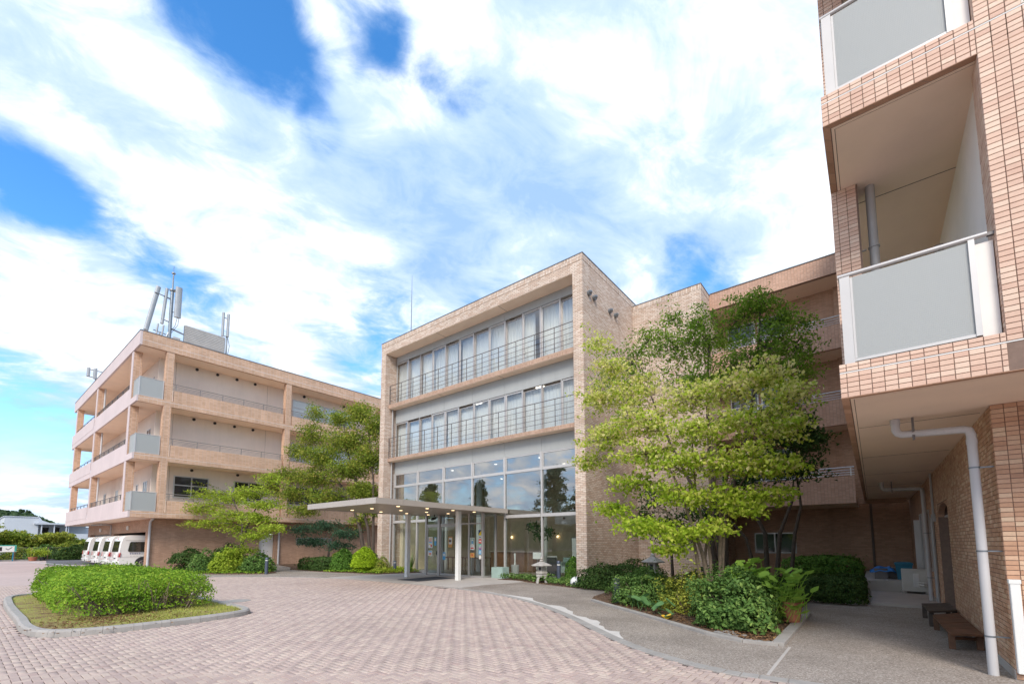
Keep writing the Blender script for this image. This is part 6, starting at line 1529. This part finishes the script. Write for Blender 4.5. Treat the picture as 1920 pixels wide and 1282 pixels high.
bigleaf_plant('butterbur_plant', 'low plant with large round leaves and two yellow ones at the bed edge', 'plant', (9.2, 3.7, 0), sp_, M_BIGLEAF)
# hydrangea in a terracotta pot
sp_ = []
for k in range(150):
    z = rnd.uniform(.15, .95); a = rnd.uniform(0, 6.28); r_ = rnd.uniform(.15, .50)*(1.15-.5*abs(z-.6))
    sp_.append((r_*math.cos(a), r_*math.sin(a), z, rnd.uniform(.07, .115), rnd.uniform(.2, .8), a+rnd.uniform(-.5, .5), None))
hy = bigleaf_plant('hydrangea_plant', 'tall leafy green hydrangea in the terracotta pot at the bed corner', 'plant', (9.55, 1.42, .05), sp_, M_HYDRANGEA, 1.0, M_HYDRANGEA, .1)
sp_ = []
for k in range(80):
    z = rnd.uniform(.5, 1.1); a = rnd.uniform(0, 6.28); r_ = rnd.uniform(.08, .40)
    sp_.append((r_*math.cos(a), r_*math.sin(a), z, rnd.uniform(.08, .12), rnd.uniform(.2, .7), a+rnd.uniform(-.5, .5), None))
bigleaf_plant('hydrangea_plant', 'broad leaved light green plant behind the large front shrub', 'plant', (9.9, 2.05, .05), sp_, M_HYDRANGEA, 1.0, M_HYDRANGEA, .1)
pot = MB().lathe([(.15, 0), (.20, .30), (.225, .31), (.225, .36), (.19, .36), (.18, .30), (0, .30)], n=18).build('terracotta_pot', M_TERRA, None, smooth=True); pot.location = (9.75, 1.28, .05); tag(pot, 'terracotta pot at the corner of the front bed', 'flower pot')
# ground cover by the lobby and round the feet of the shrubs
def cover(name, label, poly, n, h, mat, leaf):
    xs = [p[0] for p in poly]; ys = [p[1] for p in poly]
    X = rng.uniform(min(xs), max(xs), n); Y = rng.uniform(min(ys), max(ys), n); ok = inside_np(poly, X, Y)
    hh = h*(0.5+0.5*np.sin(X*4.1+Y*2.2)*np.sin(Y*3.3-X*1.7)+.3)
    P = np.stack([X, Y, .03+np.abs(hh)*rng.uniform(.2, 1, n)], -1)[ok]
    o = leaves(name, P, mat, None, leaf, .6, .8); tag(o, label, 'ground cover', kind='stuff')
cover('ivy_cover', 'ivy ground cover before the lobby glass', bf, 3600, .22, M_SHRUB, .085)
cover('ivy_cover', 'low ground cover along the bed before the brick corner', [(12.7, 6.4), (12.9, 7.9), (14.1, 7.9), (14.0, 6.0), (11.4, 5.9)], 2600, .2, M_SHRUB, .085)
cover('ivy_cover', 'low ground cover left of the entrance', [(12.85, 18.4), (14.85, 17.8), (14.85, 20.1), (13.0, 20.3)], 1700, .22, M_BRIGHT, .10)
cover('ivy_cover', 'grassy edge of the left shrub bed', [(7.5, 25.7), (8.7, 23.9), (9.6, 23.0), (10.2, 23.6), (9.0, 25.0), (7.7, 26.4)], 1500, .12, M_HEDGE, .09)
cover('ivy_cover', 'grassy edge of the bed left of the entrance', [(12.1, 22.2), (12.6, 20.0), (12.8, 18.5), (13.2, 18.6), (12.9, 20.4), (12.5, 22.4)], 1300, .12, M_HEDGE, .09)
# left side shrubs
GL = 'shrubs along the left building'
shrub('shrub', 'grey green cloud pruned shrub at the left end of the wall bed', (8.1, 28.9), .95, .9, 1.05, M_DARKLEAF, 3600, .10, group=GL, low=.42)
shrub('shrub', 'mid green shrub between the cloud pruned and bright green ones', (8.15, 26.6), .62, .6, .95, M_SHRUB, 2600, .10, group=GL, rough=.2)
shrub('shrub', 'bright green leafy shrub at the foot of the small maple', (8.95, 25.9), .78, .75, 1.05, M_BRIGHT, 4200, .12, group=GL, rough=.14)
shrub('shrub', 'dark green shrub beside the left bollard light', (9.9, 24.6), .75, .7, .88, M_SHRUB, 3600, .10, group=GL)
shrub('shrub', 'dark shrub against the tiled wall behind the small maple', (9.9, 28.5), .9, .9, 1.3, M_DARKLEAF, 2600, .12, group=GL)
boxhedge('clipped_hedge', 'low dark hedge left of the cone shaped shrub', 12.15, 14.0, 22.6, 25.4, .68, M_DARKLEAF, 5200, .10)
shrub('topiary_shrub', 'round lime green clipped ball left of the entrance', (13.15, 20.15), .62, .62, 1.22, M_TOPIARY, 6500, .07, rough=.04, low=.24)
shrub('topiary_shrub', 'upright green conical shrub beside the lime ball', (12.95, 21.75), .62, .62, 1.12, M_CONIFER, 5200, .09, rough=.05, power=2.2)
shrub('topiary_shrub', 'small yellow green rounded shrub behind the conical one', (13.8, 23.4), .6, .6, 1.05, M_YSHRUB, 2600, .09, rough=.05)
shrub('shrub', 'dark shrub right of the lime ball', (14.0, 20.9), .6, .6, .9, M_DARKLEAF, 2200, .10, group=GL)
shrub('shrub', 'small olive bush at the foot of the left brick pier', (13.65, 19.35), .38, .38, .68, M_OLIVE, 2000, .07, group=GL, rough=.15)
shrub('topiary_shrub', 'small oval conifer against the glass beside the brick corner', (14.42, 8.70), .28, .30, .92, M_CONIFER, 3200, .06, rough=.05)
yc = thing('spiky_plant', 'spiky leaved plant behind the left white post', 'plant', (14.55, 18.2, 0))
m = MB()
for k in range(34):
    a = rnd.uniform(0, 6.28); L = rnd.uniform(.6, 1.15); s = rnd.uniform(.08, .35)
    m.extrude([(.03*math.cos(a+1.57), .03*math.sin(a+1.57), .05), (-.03*math.cos(a+1.57), -.03*math.sin(a+1.57), .05), (s*math.cos(a), s*math.sin(a), L)], (0, 0, .006))
m.build('foliage', M_CONIFER, yc)
# ================================================================== LEFT BACKGROUND
FN = thing('mesh_fence', 'low wire mesh fence along the far edge of the drive', 'fence', (0, 57.5, 0))
for i in range(19):
    x = -6.5+i*1.0
    tube('post', M_BROWNPOST, FN, [(x, 0, 0), (x, 0, 1.14)], .03, 6)
tube('top_rail', M_RAIL, FN, [(-6.5, 0, 1.12), (11.5, 0, 1.12)], .022, 6); tube('mid_rail', M_RAIL, FN, [(-6.5, 0, .1), (11.5, 0, .1)], .015, 6)
m = MB()
for i in range(120): x = -6.5+i*.15; m.box(x, -.003, .1, x+.006, .003, 1.11)
for i in range(9): m.box(-6.5, .0035, .15+i*.11, 11.5, .0075, .156+i*.11)
o = m.build('wire_mesh', M_MESH, FN); o['kind'] = 'stuff'
kb = MB().box(-40, 57.35, -.05, 12, 57.75, .09).build('kerb_line', M_KERB); tag(kb, 'low concrete kerb under the mesh fence', kind='structure')
sg = thing('sign_board', 'white sign with a green border at the far left fence', 'sign', (2.95, 57.2, 0)); box('panel', M_PAPER, sg, -.62, -.03, .78, .62, 0, 1.36); box('border', M_GRNP, sg, -.62, -.034, 1.28, .62, -.031, 1.36); box('border', M_GRNP, sg, .50, -.034, .80, .62, -.031, 1.27)
box('mark', M_RUBBER, sg, -.55, -.034, .86, -.2, -.031, 1.2); MB().extrude([(-.02, -.034, 1.05), (.14, -.034, .93), (.38, -.034, 1.15), (.36, -.034, 1.20), (.14, -.034, 1.0), (.02, -.034, 1.10)], (0, .003, 0)).build('mark', M_RAIL, sg)
for x in (-.45, .45): box('leg', M_BIN, sg, x-.04, .001, 0, x+.04, .06, 1.3)
for (x, y, r_, mt, lb) in ((4.55, 56.8, .30, M_TERRA, 'terracotta planter trough by the far fence'), (5.15, 56.9, .22, M_RUBBER, 'black plant pot by the far fence')):
    p = thing('plant_pot', lb, 'flower pot', (x, y, 0)); MB().lathe([(r_*.75, 0), (r_, .28), (r_*1.06, .29), (r_*1.06, .33)], n=12).build('pot', mt, p, smooth=True)
    P_, _ = sprays([((0, 0, .75), (.45, .45, .45), 1)], 26, 10, .2, .05); leaves('foliage', P_, M_BRIGHT, p, .14, .5, .6)
def bushtree(label, x, y, h, rx, mat, n, leaf, low=.12, name='leafy_tree', group='trees beyond the fence'):
    t = thing(name, label, 'tree', (x, y, 0), 0, group)
    bl_ = []
    for k in range(9):
        a = rnd.uniform(0, 6.28); q = rnd.uniform(.1, .62); bl_.append(((q*rx*math.cos(a), q*rx*math.sin(a), h*rnd.uniform(.42, .82)), (rx*.5, rx*.5, h*.17), 1))
    P_, _ = sprays(bl_, n//9//14, 14, rx*.22, h*.02, .45)
    leaves('crown', P_, mat, t, leaf, .55, .5)
    m = MB(); m.tube(bent((0, 0, 0), (0, 0, h*.55), 3, .04), [.14, .12, .10, .06], 6)
    for b in bl_: m.tube(bent((0, 0, h*.35), b[0], 3, .08), [.07, .05, .04, .02], 4, False)
    m.build('trunk', M_DARKBARK, t, smooth=True)
bushtree('yellow green tree at the far left picture edge beyond the fence', 1.2, 62, 4.1, 2.4, M_YSHRUB, 5200, .22)
bushtree('green tree left of the white house beyond the fence', 3.9, 63.5, 3.0, 2.2, M_OLIVE, 5200, .22)
bushtree('golden tinged tree before the white house', 6.3, 63, 2.7, 2.0, M_YSHRUB, 5000, .22)
bushtree('olive tree between the white house and the parking bay', 8.4, 64, 2.2, 1.9, M_OLIVE, 4600, .22)
bushtree('pale green sapling behind the farthest van', 11.4, 66, 3.6, 1.4, M_BRIGHT, 2000, .2)
shrub('shrub', 'brownish green bush behind the fence by the parking bay', (7.0, 59.4), 1.4, .9, 1.45, M_OLIVE, 3600, .16, group='bushes along the fence')
shrub('shrub', 'dark green bush at the parking bay corner', (7.2, 57.0), 1.3, .8, 1.2, M_DARKLEAF, 3600, .15, group='bushes along the fence')
shrub('shrub', 'low green bush behind the fence left of the pots', (3.4, 59.6), 1.6, .9, 1.15, M_OLIVE, 3600, .16, group='bushes along the fence')
shrub('shrub', 'low green bush behind the fence right of the pots', (5.4, 59.2), 1.2, .9, 1.2, M_SHRUB, 3000, .16, group='bushes along the fence')
shrub('shrub', 'green bush behind the sign at the far left', (1.2, 59.6), 1.5, .9, 1.3, M_SHRUB, 3000, .16, group='bushes along the fence')
HS = thing('white_house', 'white flat roofed house with a covered balcony beyond the trees', 'house', (0, 90, 0))
box('wall', M_FARWHITE, HS, 4.3, 0, 0, 7.45, 9, 5.05); box('wall', M_FARWHITE, HS, 7.451, 1.8, 0, 12.5, 9, 4.1); box('roof', M_FARROOF, HS, 7.0, -.5, 4.10, 12.8, 9, 4.32)
box('roof', M_FARROOF, HS, 4.2, -.08, 5.051, 7.44, 9, 5.15)
box('balcony', M_FARWHITE, HS, 7.6, -.3, 1.7, 12.5, -.18, 2.85); box('balcony_floor', M_FARWHITE, HS, 7.6, -.17, 1.7, 12.5, 1.79, 1.85)
for x in (7.75, 9.0, 10.2): box('column', M_FARWHITE, HS, x-.06, -.3, 2.851, x+.06, -.18, 4.099)
for (a, b) in ((7.9, 8.7), (9.1, 9.8)): window_y(HS, 1.74, a, b, 2.3, 3.8, M_FARROOF, M_DARKGLASS, .06, .055)
box('side_wall', M_FARROOF, HS, 10.4, -.17, 2.0, 10.5, 1.79, 4.09)
rf = MB(); rf.extrude([(7.0, 9.5, 4.2), (10.5, 9.5, 4.2), (8.6, 9.5, 5.0), (8.3, 9.5, 5.5), (8.0, 9.5, 5.0)], (0, 5, 0)); rf.build('gable_roof', M_FARROOF, HS)
WB2 = thing('white_annex', 'plain white wall block seen under the left building soffit', 'building', (0, 96, 0)); box('wall', M_FARWHITE, WB2, 12.6, 0, 0, 15.5, 6, 3.9); box('roof', M_FARROOF, WB2, 12.5, -.1, 3.901, 15.6, 6.1, 4.0)
# wooded hill far behind
hp_ = [(-130, 15), (-40, 19), (8, 20.5), (17, 20.6), (24, 20.0), (30, 18.4), (36, 15.6), (42, 12.5), (60, 8), (120, 4)]
def hz(x):
    for (a, za), (b, zb) in zip(hp_[:-1], hp_[1:]):
        if a <= x <= b: return za+(zb-za)*(x-a)/(b-a)
    return 3
m = MB(); nx = 60
for i in range(nx+1):
    x = -130+250*i/nx
    for j, (dy, f) in enumerate(((-90, -.05), (-50, .5), (-20, .88), (0, 1.0), (60, .9))): m.v.append((x, 400+dy, hz(x)*f*1.0-.5))
for i in range(nx):
    for j in range(4): m.f.append((i*5+j, (i+1)*5+j, (i+1)*5+j+1, i*5+j+1))
hl = m.build('hill', M_HILL, None, smooth=True); tag(hl, 'distant wooded hill', kind='structure')
X = rng.uniform(-60, 60, 5200); Yd = rng.uniform(-80, 10, 5200); f = np.interp(Yd, (-90, -50, -20, 0, 60), (-.05, .5, .88, 1, .9)); H_ = np.array([hz(x) for x in X])*f
P = np.stack([X, 400+Yd, H_+rng.uniform(-.4, .7, 5200)], -1)
fo = leaves('hill_forest', P, M_HILL, None, 1.9, .8, .3); tag(fo, 'forest covering the distant hill', 'forest', kind='stuff')
for (x, z, r_, lb) in ((28.2, 19.0, 1.5, 'round crowned tree standing out on the hill crest'), (25.5, 19.2, 1.3, 'smaller round tree left of the crest tree on the hill')):
    t = thing('hill_tree', lb, 'tree', (x, 398, hz(x)-1)); P_, _ = sprays([((0, 0, 2.2), (r_, r_, r_*.9), 1)], 40, 10, .6, .2); leaves('crown', P_, M_HILL, t, .8, .7, .2); tube('trunk', M_DARKBARK, t, [(0, 0, 0), (0, 0, 1.8)], .2, 5)
# what stands behind the viewer and shows only as reflections in the glass
GR = 'trees behind the viewer mirrored in the glass'
def backtree(label, x, y, h, rx, mat=M_PINE):
    t = thing('pine_tree', label, 'tree', (x, y, 0), 0, GR); bl_ = []
    for k in range(16):
        q = k/15; r_ = rx*(1-.75*q)*rnd.uniform(.6, 1); a = k*2.4
        bl_.append(((r_*.6*math.cos(a), r_*.6*math.sin(a), h*(.35+.62*q)), (r_*.7+.3, r_*.7+.3, h*.05), 1))
    P_, _ = sprays(bl_, 26, 12, .7, .12); leaves('crown', P_, mat, t, .42, .35, .6)
    m = MB(); m.tube([(0, 0, 0), (.1, .1, h*.5), (0, 0, h*.98)], [.28, .2, .05], 7)
    for b in bl_: m.tube([(0, 0, b[0][2]-.3), b[0]], [.06, .02], 4, False)
    m.build('trunk', M_DARKBARK, t, smooth=True)
backtree('tall pine mirrored in the right lobby panes', -18, 31.5, 11.2, 3.6); backtree('second pine beside the tall mirrored one', -18.5, 27.6, 8.6, 2.6)
backtree('pine mirrored in the middle lobby pane', -18, 44.5, 10.2, 2.2); backtree('pine mirrored in the left lobby pane', -19, 56.5, 11.0, 3.0)
bh = MB(); 
for i in range(41):
    y = -60+200*i/40; z = 5+2*math.sin(i*.5)+1.5*math.sin(i*.21+1)
    bh.v += [(-55, y, -.5), (-70, y, z), (-110, y, z*.9)]
for i in range(40):
    for j in range(2): bh.f.append((i*3+j, i*3+j+1, (i+1)*3+j+1, (i+1)*3+j))
o = bh.build('hill_behind', M_HILL, None, smooth=True); tag(o, 'low wooded rise behind the viewer', kind='structure')
